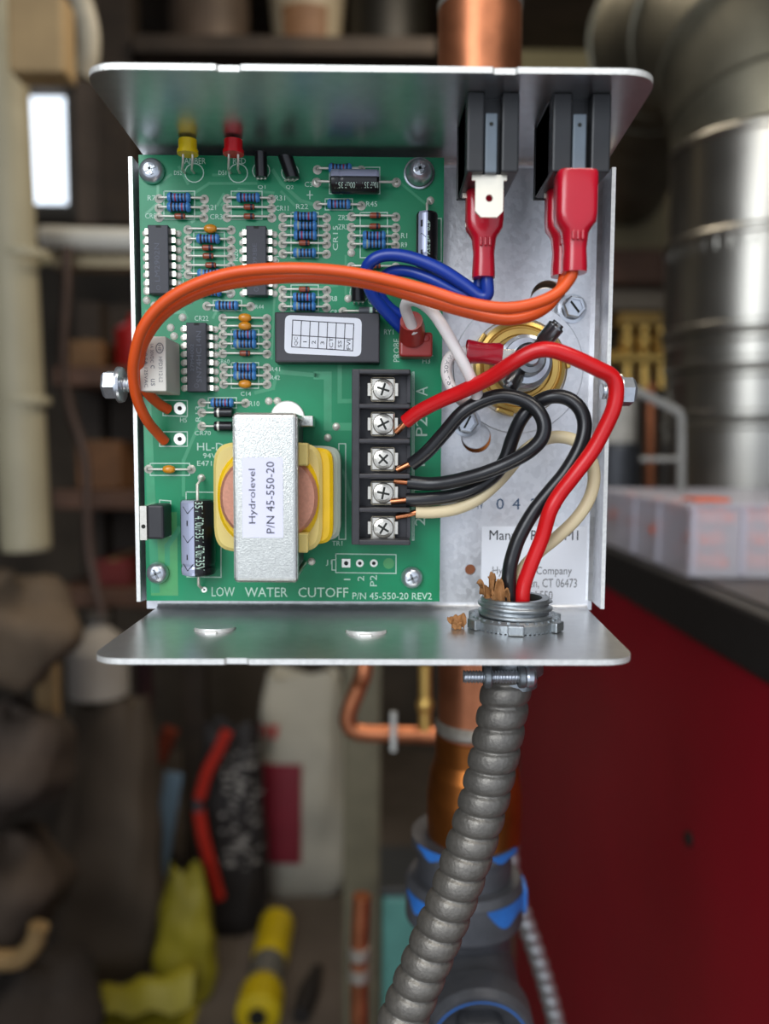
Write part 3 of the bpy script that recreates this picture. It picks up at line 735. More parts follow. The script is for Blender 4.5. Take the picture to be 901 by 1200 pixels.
# ---------------------------------------------------------------- board screws (they lift out)
def cross_screw(u, v, rp, label, dome=False):
    c = P(u, v, HB); r = px(rp, 9.5); t = thing('pan_head_screw', label, 'screw', c, 'pan head screws holding the board')
    k = MB().m(screwm); H = .0044 if dome else .0024
    if dome: k.lathe(c, NY, [(r * 1.0, 0), (r * 1.0, .0008), (r * .9, .0010)], 32)
    k.lathe(c, NY, [(r * (1 if not dome else .88) * math.cos(i / 8 * 1.5707) ** .75, .0005 + H * math.sin(i / 8 * 1.5708)) for i in range(9)], 32); k.build('head', t)
    k = MB().m(castd); y = H + .0004
    for a in (.4, .4 + math.pi / 2): k.obox(c + NY * y, (Vector((math.cos(a), 0, math.sin(a))), Y3, Vector((-math.sin(a), 0, math.cos(a)))), (r * (.7 if dome else .95), .0005, r * .22), .00008)
    k.build('cross_recess', t)
cross_screw(178.5, 201.5, 14.5, 'silver cross-head screw at the upper left corner of the green board')
cross_screw(491, 204, 17.5, 'large domed shiny screw at the upper right corner of the green board', True)
cross_screw(185.5, 671, 13, 'silver cross-head screw at the lower left corner of the green board')
cross_screw(482.5, 676.3, 13, 'silver cross-head screw at the lower right corner of the green board')
# ================================================================ SWITCHES ON THE TOP FLANGE
def switch(u0, u1, du, label, bare_tab):
    hF, hK = 45, 25
    xa, xb = P(u0, 150, hF).x, P(u1, 150, hF).x; zt = ZT; zb = P(u0, 201, hF).z
    ya, yb_ = -hF * .001, -hK * .001; c = Vector(((xa + xb) / 2, (ya + yb_) / 2, zt))
    t = thing('rocker_switch', label, 'switch', c, 'rocker switches seen from behind')
    W = xb - xa; pw = W * .33
    k = MB().m(swblk)
    k.box(xa, xa + pw, ya, yb_, zb, zt, .0004); k.box(xb - pw, xb, ya, yb_, zb, zt, .0004)
    k.box(xa, xb, ya + .004, yb_, zb + .0003, zt)
    k.build('body', t)
    k = MB().m(swgry); k.box(xa + pw * 1.08, xb - pw * 1.25, ya + .0005, ya + .005, zb, zt - .0045, .0003)
    k.m(hole_m); k.lathe(((xa + xb) / 2 - pw * .1, ya + .0005, zt - .007), NY, [(0, .00005), (.0005, .00005)], 10); k.build('grey_insert', t)
    k = MB().m(swblk); k.box(xa - .0003, xb, yb_, yb_ + .0012, zb - .0002, zt, .0002); k.build('back_shield', t)
    k = MB().m(swblk); k.box(xa - .0015, xb + .0015, ya - .003, yb_ + .003, zt + .0014, zt + .0036, .0006)
    k.obox(Vector((c.x, c.y, zt + .0045)), (X3, Vector((0, .97, .24)), Vector((0, -.24, .97))), (W * .8, .019, .004), .0005); k.build('rocker', t)
    xc = (xa + xb) / 2
    for y, show in ((-.0425, True), (-.0295, False)):
        k = MB().m(tab_m); hw = .00325; L = .0096
        x_ = xc + (du if show else -.0012)
        o2 = [(x_ - hw, zb), (x_ - hw, zb - L + .0014), (x_ - hw + .0014, zb - L), (x_ + hw - .0014, zb - L), (x_ + hw, zb - L + .0014), (x_ + hw, zb)]
        k.add(*sheet('tab', o2, [circle((x_, zb - L * .55), .00085, 18)], .0008, (Vector((0, y, 0)), X3, Z3, Y3)))
        k.box(x_ - hw - .0008, x_ + hw + .0008, y - .0003, y + .0003, zb - .0012, zb); k.build('spade_terminal', t)
    return xc, zb
s1 = switch(547.5, 608.5, -.0004, 'black rocker switch with a bare spade terminal, nearer the board', True)
s2 = switch(648, 716, .0, 'black rocker switch with two orange wires plugged in', False)

# ---------------------------------------------------------------- wires
def crimp(parent, u0, u1, v0, v1, h, depth):
    """insulated push-on terminal hanging below a switch: wide flat mouth, shoulders, crimped barrel"""
    k = MB().m(boot); um = (u0 + u1) / 2; W = P(u1, v0, h).x - P(u0, v0, h).x; za, zb = P(um, v0, h).z, P(um, v1, h).z; H = za - zb
    xc = P(um, v0, h).x; yc = -h * .001; n = 28
    lay = [(0, .94, 1.), (.02, 1., 1.05), (.42, 1., 1.05), (.50, .95, 1.05), (.58, .70, 1.05), (.61, .64, 1.0), (.68, .60, .9), (.76, .56, .86), (.83, .58, .92), (.95, .61, .95), (1., .60, .93)]
    vs = []
    for f_, a, b_ in lay:
        for i in range(n):
            t = 2 * math.pi * i / n; ct, st_ = math.cos(t), math.sin(t); pw = .45 if f_ < .52 else .8
            vs.append((xc + W / 2 * a * math.copysign(abs(ct) ** pw, ct), yc + depth / 2 * b_ * math.copysign(abs(st_) ** pw, st_), za - H * f_))
    k.add(vs, [(j * n + i, j * n + (i + 1) % n, (j + 1) * n + (i + 1) % n, (j + 1) * n + i) for j in range(len(lay) - 1) for i in range(n)], True)
    k.add(vs, [tuple(range(n)), tuple(range((len(lay) - 1) * n, len(lay) * n))])
    ins = MB().m(boot)
    for d in (-.0011, .0, .0011): ins.box(xc + d - .0003, xc + d + .0003, yc - depth * .56, yc - depth * .3, za - H * .70, za - H * .61, .0002)
    o = k.build('crimp_terminal', parent); ins.build('crimp_marks', o)
    return Vector((xc, yc, zb))
def wire(name, label, m_, r, pts, group=None, sub=8):
    p = wpath(pts, sub); t = thing(name, label, 'wire', p[0], group)
    k = MB().m(m_); k.tube(p, r * .001, 14); k.build('insulation', t); return t, p
og = 'paired orange wires'
t, p = wire('orange_wire', 'orange wire on top of the pair, ending lowest at the board edge', w_or, 1.42,
    [(193, 517, 9), (184, 507, 12), (172, 492, 17), (161, 468, 22), (156, 440, 26), (158, 415, 29), (167, 385, 32), (188, 358, 34), (222, 336, 36), (270, 320, 38), (330, 314.5, 40), (390, 317, 41), (440, 325, 42), (500, 340, 43), (545, 354, 44), (590, 361, 45), (625, 356, 45), (652, 344, 44), (668, 326, 43.5), (671, 316, 43.5)], og)
crimp(t, 651, 699, 203, 320, 43, .0068)
t, p = wire('orange_wire', 'orange wire beneath the other of the pair, ending under the white relay', w_or, 1.42,
    [(197, 480, 9), (186, 473, 12), (172, 459, 17), (165, 440, 20), (164, 418, 24), (170, 398, 26), (188, 372, 29), (215, 352, 31), (255, 336, 33), (310, 327, 35), (370, 325.5, 36), (430, 332, 37), (500, 352, 37), (540, 364, 37), (585, 374, 36.5), (615, 372, 36), (640, 360, 34), (656, 340, 32), (661, 324, 31), (661, 316, 30)], og)
crimp(t, 640, 682, 214, 324, 30, .0066)
t, p = wire('blue_wire', 'dark blue wire looped over the board from the left switch', w_bl, 1.6,
    [(570, 318, 30), (571, 332, 30), (571, 345, 29.5), (563, 347, 29), (545, 334, 28.5), (515, 315, 28), (480, 301.5, 27), (452, 299, 26), (434, 307, 25), (429, 322, 23), (436, 345, 20), (452, 365, 17), (470, 384, 14), (479, 392, 12)])
crimp(t, 546, 590, 211, 326, 30, .0066)
t, p = wire('blue_wire', 'dark blue wire strand running below the blue loop under the orange pair', w_bl, 1.5,
    [(562, 318, 27.5), (561, 334, 27), (556, 347, 26.5), (535, 342, 26), (505, 327, 25), (478, 318, 23), (458, 319, 21), (446, 330, 19), (446, 347, 17), (458, 362, 15), (478, 375, 13), (488, 384, 11)])
t, p = wire('white_wire', 'white wire with tiny print looping from the red plug to the probe', w_wh, 1.5,
    [(485, 388, 19), (479, 373, 22), (475, 360, 25), (480, 352, 28), (492, 354, 30), (507, 366, 31.5), (522, 388, 32), (540, 420, 31), (553, 446, 29), (559, 463, 26), (554, 473, 23), (543, 471, 21), (530, 456, 19.5), (523, 438, 19), (525, 422, 19), (534, 414, 19), (546, 412, 19)])
k = MB().m(inkg)
def along(s, i0, i1, off):
    vs, fs = text_pts(s); out = []
    for a, b_ in vs:
        q = i0 + (i1 - i0) * a; j = int(min(max(q, 0), len(p) - 2)); c = p[j].lerp(p[j + 1], q - j); T = (p[j + 1] - p[j]).normalized(); N = (CAM - c).normalized(); B = T.cross(N).normalized()
        w_ = (b_ - .5) * .0011; out.append(c + B * w_ + N * (.00153 - w_ * w_ * 330))
    k.add(out, fs)
along('E39767 20AWG', 89, 120, 0); along('AWM 16', 22, 4, 0); k.build('lettering', t)
# red fork terminal of the white wire
k = MB().m(boot); a, b_ = P(546, 412, 18.5), P(588, 416, 18.5); ax = (b_ - a).normalized(); L = (b_ - a).length
n = 24; up = NY; bb = ax.cross(up).normalized(); vs = []; lay = [(0, .0031, .0026), (.04, .0032, .0027), (.48, .0027, .0022), (.52, .0027, .0022), (.9, .0031, .0020), (1., .0028, .0017)]
for f_, ra, rb in lay:
    for i in range(n):
        th = 2 * math.pi * i / n; ct, st_ = math.cos(th), math.sin(th)
        vs.append(a + ax * L * f_ + bb * ra * math.copysign(abs(ct) ** .7, ct) + up * rb * math.copysign(abs(st_) ** .7, st_))
k.add(vs, [(j * n + i, j * n + (i + 1) % n, (j + 1) * n + (i + 1) % n, (j + 1) * n + i) for j in range(len(lay) - 1) for i in range(n)], True); k.add(vs, [tuple(range((len(lay) - 1) * n, len(lay) * n))])
o = k.build('crimp_terminal', t)
k = MB().m(nickel); k.obox(P(600, 418, 17.5), (X3, Y3, Z3), (.006, .0008, .004), .0003); k.build('ring_tongue', t)

def mains(name, label, m_, pts, tip, r=1.95, tip2=None):
    t, p = wire(name, label, m_, r, pts)
    for tp in (tip, tip2):
        if tp: k = MB().m(barecu); k.tube(wpath(tp, 4), .00085, 10); k.build('bare_end', t)
    return t
CO = (605, 707, 28)
mains('red_wire', 'thick red wire from the second terminal arching over into the connector', w_rd,
    [(475.5, 494, 19), (490, 483, 21), (515, 470, 24), (545, 457, 28), (575, 442, 33), (602, 424, 37), (625, 412, 39), (645, 410, 40), (670, 418, 40), (700, 432, 39), (716, 441, 38), (722, 455, 37.5), (719, 478, 37), (708, 503, 36), (693, 530, 35), (672, 558, 34), (655, 580, 33), (644, 600, 32.5), (635, 630, 31), (622, 662, 30), (614, 685, 29), (612, 705, 28), (613, 722, 27)], [(477, 493, 18.5), (470, 501, 18), (464, 507, 17.5)])
mains('black_wire', 'black wire loop joining the third and fourth terminals', w_bk,
    [(482.5, 544, 18), (500, 530, 20), (520, 508, 22), (540, 485, 24), (560, 472, 25), (585, 464, 26), (608, 467, 27), (627, 478, 28), (637, 495, 29), (635, 513, 29), (620, 529, 28), (595, 543, 26), (565, 555, 24), (530, 564, 21), (505, 567, 19), (478, 565, 18)], [(485, 541, 18), (475, 546, 17.7), (465, 551, 17.3)], 1.9, [(480, 565, 18), (470, 564, 17.6), (462, 563, 17.3)])
mains('black_wire', 'long black wire from the fourth terminal curling down into the connector', w_bk,
    [(476, 586, 17.5), (500, 585, 18), (530, 581, 18), (555, 573, 18.5), (578, 558, 19), (592, 538, 20), (600, 515, 21), (610, 492, 23), (625, 475, 24), (645, 465, 26), (665, 467, 27), (680, 480, 28), (685, 500, 28.5), (679, 525, 29), (663, 553, 29), (645, 575, 29), (625, 600, 29), (609, 628, 29), (601, 650, 29), (597, 668, 29), (596, 690, 28), (598, 715, 27)], [(478, 586, 17.5), (468, 587, 17.3), (458, 588, 17)], 1.9)
mains('cream_wire', 'cream wire from the lowest terminal looping behind the others into the connector', w_cr,
    [(487, 600, 17), (510, 600, 17), (535, 596, 17), (558, 586, 17), (578, 570, 17), (595, 552, 17), (612, 531, 18), (632, 517, 19), (655, 512, 20), (677, 518, 21), (691, 535, 22), (696, 560, 22.5), (690, 585, 23), (675, 608, 23.5), (652, 630, 24), (630, 648, 25), (612, 668, 26), (606, 690, 26), (606, 715, 26)], [(489, 600, 17), (478, 603, 16.8), (464, 606, 16.5)], 1.7)

# ---------------------------------------------------------------- the probe in the plate
pc_ = P(607, 431, 0); t = thing('probe', 'brass level probe through the plate topped with a wing nut', 'probe', pc_)
k = MB().m(brass); r = px(54, 4)
k.lathe(pc_, NY, [(r, -.002), (r, .0030), (r * .96, .0042), (r * .88, .0047), (r * .85, .0040), (r * .83, .0040), (r * .80, .0048), (r * .68, .0050), (r * .66, .0036), (r * .60, .0036), (r * .57, .002), (0, .002)], 48)
k.lathe(pc_, Y3, [(.0085, 0), (.0085, .055), (0, .055)], 24); k.build('brass_ring', t)
for a in (.15, 1.6, 2.6, 4.4):
    q = MB().m(brass); q.obox(pc_ + NY * .0025 + Vector((math.cos(a), 0, math.sin(a))) * r * 1.02, (Vector((math.cos(a), 0, math.sin(a))), Y3, Vector((-math.sin(a), 0, math.cos(a)))), (.0012, .004, .005), .0003); q.build('wrench_lug', t)
k = MB().m(mat('insulator', '#b9b3a6', .35, 0., .1)); k.lathe(pc_, NY, [(r * .56, .002), (r * .56, .008), (r * .48, .0085), (0, .0085)], 40); k.build('insulator', t)
wc_ = P(615, 424, 14)
k = MB().m(screwm); k.lathe(wc_, NY, [(0, 0), (px(31, 14), 0), (px(31, 14), .0009), (px(27, 14), .0014), (px(26, 14), .0032), (px(18, 14), .0034)], 40); k.build('steel_washer', t)
k = MB().m(screwm); k.lathe(wc_, NY, [(.0022, 0), (.0022, .0095), (.0017, .0100), (0, .0100)], 20); k.build('threaded_stud', t)
wn = thing('wing_nut', 'dark cast wing nut on the probe stud under the red wire', 'wing nut', wc_ + NY * .003)
k = MB().m(castd); k.lathe(wc_ + NY * .003, NY, [(.0046, 0), (.0044, .0040), (.0037, .0052), (.0023, .0054)], 28); k.build('hub', wn)
d = Vector((math.cos(.92), 0, math.sin(.92)))
for s, L in ((1, .0066), (-1, .0058)):
    k = MB().m(castd); a = wc_ + NY * .005 + d * s * .003
    pts = [a, a + d * s * L * .35 + NY * .0015, a + d * s * L * .7 + NY * .0035, a + d * s * L + NY * .0045, a + d * s * (L + .0016) + NY * .005]
    k.tube(spline(pts, 5), 0, 18, True, lambda i, th: (.0020 if i < 6 else .0024) * (.55 + .45 * abs(math.cos(th))) * (1 if i < 18 else .7)); k.build('wing', wn)

# ---------------------------------------------------------------- conduit connector and armoured cable
cc = Vector((con_c.x, con_c.y, ZB))
t = thing('conduit_connector', 'zinc conduit connector with locknut standing on the bottom flange', 'connector', cc)
k = MB().m(castz); n = 48
R0 = .0093
prof = [(R0, -.014), (R0, .0003)]
k.lathe(cc, Z3, [(R0 + .0012, -.0035), (R0 + .0012, -.0014), (R0, -.0014)], n)
hel = []
rows = 40; vs = []
for i in range(rows):
    z = -.001 + .0088 * i / (rows - 1)
    for j in range(n):
        th = 2 * math.pi * j / n; ph = 2 * math.pi * z / .0022 + th
        rr = R0 + .0007 * max(-.5, min(.8, math.sin(ph) * 1.4)); rr = rr if i < rows - 4 else R0 - .0001 * (i - rows + 5)
        vs.append(cc + Vector((rr * math.cos(th), rr * math.sin(th), z)))
k.add(vs, [(i * n + j, i * n + (j + 1) % n, (i + 1) * n + (j + 1) % n, (i + 1) * n + j) for i in range(rows - 1) for j in range(n)], True)
k.lathe(cc, Z3, [(R0 - .0005, .0078), (R0 - .0022, .0078), (R0 - .0024, .0060), (R0 - .0024, -.012)], n); k.build('threaded_neck', t)
k = MB().m(castz)
k.lathe(cc, Z3, [(R0 + .0002, .0004), (R0 + .0024, .0002), (R0 + .0026, .0022), (R0 + .0016, .0030), (R0 + .0002, .0028)], n)
for i in range(60):
    a = 2 * math.pi * i / 60; d = Vector((math.cos(a), math.sin(a), 0)); k.obox(cc + d * (R0 + .0022) + Z3 * .0003, (d, Z3.cross(d), Z3), (.0009, .0006, .0006))
    if i % 2 == 0: k.obox(cc + d * (R0 + .0017) + Z3 * .0028, (d, Z3.cross(d), Z3), (.0008, .0007, .0006))
k.build('locknut', t)
for i in range(6):
    a = -1.72 + 2 * math.pi * i / 6; d = Vector((math.cos(a), math.sin(a), 0))
    k = MB().m(castz); k.obox(cc + d * (R0 + .0030) + Z3 * .0014, (d, Z3.cross(d), Z3), (.0020, .0042, .0026), .0004); k.build('locknut_lug', t)
# clamp below the flange
k = MB().m(castz); k.lathe(cc - Z3 * .0013, -Z3, [(.0102, 0), (.0102, .0014), (.0080, .0026), (.0078, .0112), (.0062, .0118), (.0062, .0150)], 40); k.build('clamp_sleeve', t)
cy = cc.y - .0098
ps = Q(592, 793, cy + DC)
for dx in (-.0046, .0042):
    k = MB().m(castz); k.lathe(Vector((ps.x + dx - .0009, cy, ps.z)), X3, [(0, 0), (.0027, 0), (.0029, .0003), (.0029, .0015), (.0027, .0018), (0, .0018)], 24)
    k.box(ps.x + dx - .0009, ps.x + dx + .0009, cy, cy + .004, ps.z - .0026, ps.z + .0026, .0003); k.build('clamp_ear', t)
k = MB().m(screwm); k.tube([ps + X3 * (-.0108 + .0002 * i) for i in range(86)], 0, 16, True, lambda i, th: .00150 + .00020 * math.sin(i * 2 * math.pi / 4 + th))
k.lathe(ps + X3 * .0052, X3, [(0, 0), (.0026, 0), (.0028, .0006), (.0026, .0018), (.0017, .0026), (0, .0028)], 24)
k.m(hole_m).obox(ps + X3 * .0080, (X3, Y3, Z3), (.0002, .003, .0005)); k.build('clamp_screw', t)
# armoured cable
pts = spline([cc + Vector((-.0008, 0, -.008)), cc + Vector((-.0012, 0, -.0115))] + [Q(u, v, .2095) for u, v in ((586, 850), (577, 895), (565, 945), (550, 995), (533, 1045), (513, 1095), (492, 1145), (472, 1195), (452, 1245), (430, 1300), (400, 1380), (365, 1480), (335, 1600))], 30)
pitch = .0060; arc = [0]
for a, b_ in zip(pts[:-1], pts[1:]): arc.append(arc[-1] + (b_ - a).length)
def arm(i, th):
    q = (arc[i] / pitch - th / (2 * math.pi)) % 1
    return .0057 + (.0011 * math.sin(math.pi * min(1, q / .88)) ** .34 if q < .88 else 0)
t2 = MB().m(cond_m); t2.tube(pts, 0, 40, True, arm)
o = t2.build('armoured_cable', None); tag(o, 'ribbed grey flexible metal conduit hanging from the connector under the box', 'conduit')
# kraft paper bits
def scrap(name, label, c, R, a0, a1, hmin, hmax, flare, seed, layers):
    """torn paper liner: ragged curled strips standing round the mouth"""
    random.seed(seed); k = MB().m(kraft)
    for q in range(layers):
        s0 = a0 + (a1 - a0) * q / layers; s1 = s0 + (a1 - a0) / layers * random.uniform(1.1, 1.7); nu, nv = 16, 10; vs = []
        r0 = R * random.uniform(.55, 1.); H = random.uniform(hmin, hmax); fl = random.uniform(-.5, 1.) * flare; p1, p2, p3 = [random.random() * 6.28 for _ in range(3)]
        for i in range(nu):
            f_ = i / (nu - 1); a = s0 + (s1 - s0) * f_
            hh = H * (.55 + .45 * math.sin(math.pi * f_) ** .5) * (1 + .16 * math.sin(7 * f_ + p1) + .06 * math.sin(19 * f_ + p2))
            for j in range(nv):
                g = j / (nv - 1)
                r = r0 + fl * g * g + R * .10 * math.sin(7 * f_ + 5 * g + p2) + R * .05 * math.sin(11 * f_ - 8 * g + p3)
                z = hh * (g - .30 * max(0, fl / flare) * g ** 3) + R * .06 * math.sin(11 * f_ + 9 * g + p1)
                vs.append(Vector(c) + Vector((r * math.cos(a), r * math.sin(a), z)))
        k.add(vs, [(i * nv + j, (i + 1) * nv + j, (i + 1) * nv + j + 1, i * nv + j + 1) for i in range(nu - 1) for j in range(nv - 1)], True)
    o = k.build(name); tag(o, label, 'paper scrap'); m = o.modifiers.new('t', 'SOLIDIFY'); m.thickness = .00022
    return o
scrap('paper_scrap', 'torn brown paper wrap bunched in the mouth of the conduit connector', cc + Vector((-.0015, -.0008, .0045)), .0058, 1.5, 4.3, .0060, .0115, .0032, 3, 8)
scrap('paper_scrap', 'tiny torn brown paper crumb lying on the flange left of the connector', F(536, 737, ZB) + Vector((0, 0, .0002)), .0017, 0, 5, .002, .0048, .0012, 5, 4)
random.seed(11)
# ================================================================ PIPES CLOSE BEHIND THE BOX
ZF = -1.15                                   # basement floor
copm = mat('copper_pipe', '#b5724f', .38, .85, .22, 60., bump=.05, rvar=.08)
copd = mat('copper_fitting', '#a5622c', .36, .9, .25, 50.)
sold_ring = mat('dull_solder', '#a8a297', .5, .7, .15, 300.)
iron = mat('cast_iron_grey', '#55565a', .5, .4, .25, 60., bump=.15, bscale=300)
blue_dope = mat('blue_thread_sealant', '#2f72c4', .5, 0., .2, 90.)
DP = .34
def zq(v, d=DP): return Q(560, v, d).z
xp = Q(562, 40, DP).x; xb = Q(556, 840, DP).x; yp = DP - DC
pr = (Q(608, 40, DP).x - Q(517, 40, DP).x) / 2
t = thing('copper_riser', 'thick copper riser pipe behind the box ending in a copper adapter', 'pipe', (xb, yp, zq(960)))
ax = Vector((xp - xb, 0, zq(40) - zq(840))).normalized()
def on(v): return Vector((xb, yp, zq(840))) + ax * ((zq(v) - zq(840)) / ax.z)
k = MB().m(copm); k.cyl(on(905), on(-2900), pr, pr, 40); k.build('pipe', t)
k = MB().m(copm); k.lathe(on(8), ax, [(pr, -.034), (pr * 1.07, -.033), (pr * 1.07, 0), (pr, .001)], 40); k.build('coupling', t)
for v in (10, 850):
    k = MB().m(sold_ring); k.lathe(on(v), ax, [(pr, -.003), (pr * 1.09, -.0012), (pr * 1.09, .001), (pr, .0032)], 40); k.build('solder_ring', t)
k = MB().m(copd); k.lathe(on(980), ax, [(pr * 1.28, 0), (pr * 1.30, .012), (pr * 1.30, .020), (pr * 1.22, .030), (pr * 1.08, .036), (pr * 1.08, .046), (pr, .0465)], 40); k.build('adapter', t)
# tee behind the plate that the probe screws into
k = MB().m(copd); pt = on(440); k.lathe(pt, ax, [(pr, -.032), (pr * 1.1, -.032), (pr * 1.1, .032), (pr, .032)], 40)
k.cyl(pt, Vector((pt.x, .035, P(607, 431).z)), pr * .75, pr * .75, 28); k.build('probe_tee', t)
t = thing('iron_fitting', 'grey iron tee with blue sealant smears below the copper adapter', 'fitting', on(1200))
def xf(v): return (Q(475, v, DP).x + Q(612, v, DP).x) / 2
R_ = (Q(612, 1050, DP).x - Q(475, 1050, DP).x) / 2
b0 = Vector((xf(1050), yp, 0)); zz = lambda v: zq(v)
def fz(v): return Vector((b0.x, b0.y, zz(v)))
k = MB().m(iron); k.lathe(fz(1200), Z3, [(R_ * .80, -.10), (R_ * .80, zz(1090) - zz(1200)), (R_ * .88, zz(1075) - zz(1200)), (R_, zz(1068) - zz(1200)), (R_, zz(1030) - zz(1200)), (R_ * .93, zz(1022) - zz(1200)), (R_ * .80, zz(1021) - zz(1200)), (R_ * .80, zz(990) - zz(1200)), (R_ * .9, zz(986) - zz(1200)), (R_ * .9, zz(975) - zz(1200)), (0, zz(974) - zz(1200))], 44); k.build('body', t)
k = MB().m(blue_dope)
def arcpatch(r, z0_, z1_, a0, a1, n=14):
    vs = []; n = 20
    for i in range(n + 1):
        a = a0 + (a1 - a0) * i / n; w_ = (math.sin(math.pi * (i + .4) / (n + .8)) ** .4) * .82 + .18 * math.sin(i * .5 + a0)
        for z in (z0_, z0_ + (z1_ - z0_) * w_): vs.append((b0.x + r * math.cos(a), b0.y + r * math.sin(a), z))
    k.add(vs, [(2 * i, 2 * i + 2, 2 * i + 3, 2 * i + 1) for i in range(n)], True)
arcpatch(R_ * 1.01, zz(1031), zz(1056), -1.3, -.15); arcpatch(R_ * 1.01, zz(1031), zz(1050), -2.9, -2.2); arcpatch(R_ * .91, zz(975), zz(987), -2.7, -1.9); arcpatch(R_ * .91, zz(976), zz(987), -1.2, -.4)
k.box(b0.x + R_ * .9, b0.x + R_ * 1.05, b0.y - .008, b0.y + .004, zz(1062), zz(1028), .003)
k.build('sealant', t)
# union port facing the camera
pc2 = Q(560, 1205, DP - .035); axp = Vector((0, -1, -.12)).normalized(); r2 = Q(625, 1205, DP - .035).x - pc2.x
k = MB().m(iron); k.lathe(pc2 - axp * .03, axp, [(r2 * .9, 0), (r2 * .9, .022), (r2, .024), (r2, .034), (r2 * .93, .037), (r2 * .8, .037), (r2 * .78, .032)], 44); k.build('union_port', t)
k = MB().m(blue_dope); k.lathe(pc2 - axp * .03, axp, [(r2 * .86, .0375), (r2 * .83, .0375)], 44); k.build('sealant_ring', t)
k = MB().m(iron); k.lathe(pc2 - axp * .03, axp, [(r2 * .78, .030), (0, .030)], 40); k.obox(pc2 + axp * .004, (X3, axp, Z3), (r2 * .8, .014, r2 * .8), .003); k.build('square_plug', t)
# small armoured cable on the right
pts = spline([Q(u, v, .46) for u, v in ((596, 985), (600, 1030), (612, 1070), (626, 1110), (640, 1155), (653, 1205), (668, 1280))], 24)
k = MB().m(mat('cable_armour_light', '#b3b4b4', .4, .7, .1, 400.)); arc = [0]
for a, b_ in zip(pts[:-1], pts[1:]): arc.append(arc[-1] + (b_ - a).length)
k.tube(pts, 0, 20, True, lambda i, th: .0046 + .0011 * abs(math.sin(math.pi * arc[i] / .0085 + th / 2)))
tag(k.build('armoured_cable'), 'thin light grey spiral cable beside the red boiler panel', 'cable')
# small copper water lines left of the riser
def pipe(name, label, m_, pts, r, sub=8, extra=None, cat='pipe'):
    p = spline(pts, sub) if len(pts) > 2 else [Vector(q) for q in pts]
    t = thing(name, label, cat, p[-1]); k = MB().m(m_); k.tube(p, r, 18); k.build('tube', t); return t
dq = .62
t = pipe('copper_line', 'small copper line running sideways behind the box with a white tie', copm, [Q(428, 560, 2.9), Q(428, 610, 1.4), Q(428, 690, .66), Q(428, 775, dq), Q(420, 805, dq), Q(410, 830, dq), Q(408, 848, dq), Q(420, 858, dq), Q(455, 860, dq), Q(540, 862, dq), Q(558, 856, dq), Q(563, 830, dq), Q(563, 500, dq), Q(563, 100, dq), Q(563, -600, dq)], .0068)
k = MB().m(mat('white_tie', '#b9bcb8', .5)); k.tube([Q(461, v, dq - .009) for v in (835, 850, 866, 880)], .0025, 8); k.build('tie', t)
k = MB().m(brass); k.blob(Q(498, 826, dq), .007, .007, .008); k.tube([Q(498, 780, dq), Q(498, 860, dq)], .005, 12); k.build('valve_stub', t)
t = pipe('copper_line', 'short copper line rising from below left of the ribbed conduit', copm, [Q(421, 1300, .7), Q(421, 1125, .7), Q(424, 1050, .7)], .0085)
for v in (1115, 1140): k = MB().m(sold_ring); k.lathe(Q(421, v, .7), Z3, [(.0085, -.006), (.0105, -.005), (.0105, .005), (.0085, .006)], 20); k.build('solder_ring', t)
olive = mat('olive_paint', '#75705a', .6, 0., .15, 30.)
k = MB().m(olive); a = Q(402, 1100, 1.35); b_ = Q(446, 860, 1.35); k.box(a.x, b_.x, a.y, a.y + .05, ZF, b_.z + .15, .004); tag(k.build('post'), 'dull olive post standing behind the copper lines', 'post')
teal = mat('teal_plastic', '#5d9a90', .5, 0., .1, 30.)
t = thing('teal_container', 'pale teal container standing behind the grey iron fitting', 'container', (Q(465, 1150, 1.1).x, Q(465, 1150, 1.1).y, ZF))
a = Q(448, 1050, 1.1); b_ = Q(490, 1200, 1.1); k = MB().m(teal); k.box(a.x, b_.x, a.y, a.y + .12, ZF, a.z, .008); k.build('body', t)
k = MB().m(mat('dark_lid', '#2f3234', .5)); k.box(a.x - .004, b_.x + .004, a.y - .004, a.y + .124, a.z, a.z + .012, .003); k.build('lid', t)

# ================================================================ BOILER, CASE AND FLUE ON THE RIGHT
XB = .25; ZTOP = -.41 * XB; ZTR = -.59 * XB
yn, yf = .30 - DC, Q(612, 900, 1).y * 0 + .25 * FPX / (612 - 440) - DC
redm = mat('red_enamel', '#a81228', .45, 0., .05, 12., spec=.35); trimm = mat('black_trim', '#2b2a2a', .55, 0., .15, 90.); topm = mat('boiler_top', '#55524f', .45, .3, .15, 40.)
t = thing('boiler', 'red boiler with a black top trim at the right', 'boiler', (XB + .3, (yn + yf) / 2, ZF))
k = MB().m(redm); k.box(XB + .002, XB + .60, yn, yf, ZF + .05, ZTR, .003); k.build('jacket', t)
k = MB().m(trimm); k.box(XB - .002, XB + .60, yn - .004, yf + .003, ZTR, ZTOP - .002, .004); k.build('top_trim', t)
k = MB().m(topm); k.box(XB + .012, XB + .59, yn, yf, ZTOP - .004, ZTOP); k.build('top_sheet', t)
k = MB().m(hole_m); c = G(808, 983, XB + .002); k.lathe(c, -X3, [(.0062, 0), (.0062, .0012), (.0045, .003), (0, .0034)], 20); k.build('screw', t)
k = MB().m(redm); k.box(XB + .05, XB + .55, yn + .05, yf - .05, ZF, ZF + .05); k.build('plinth', t)
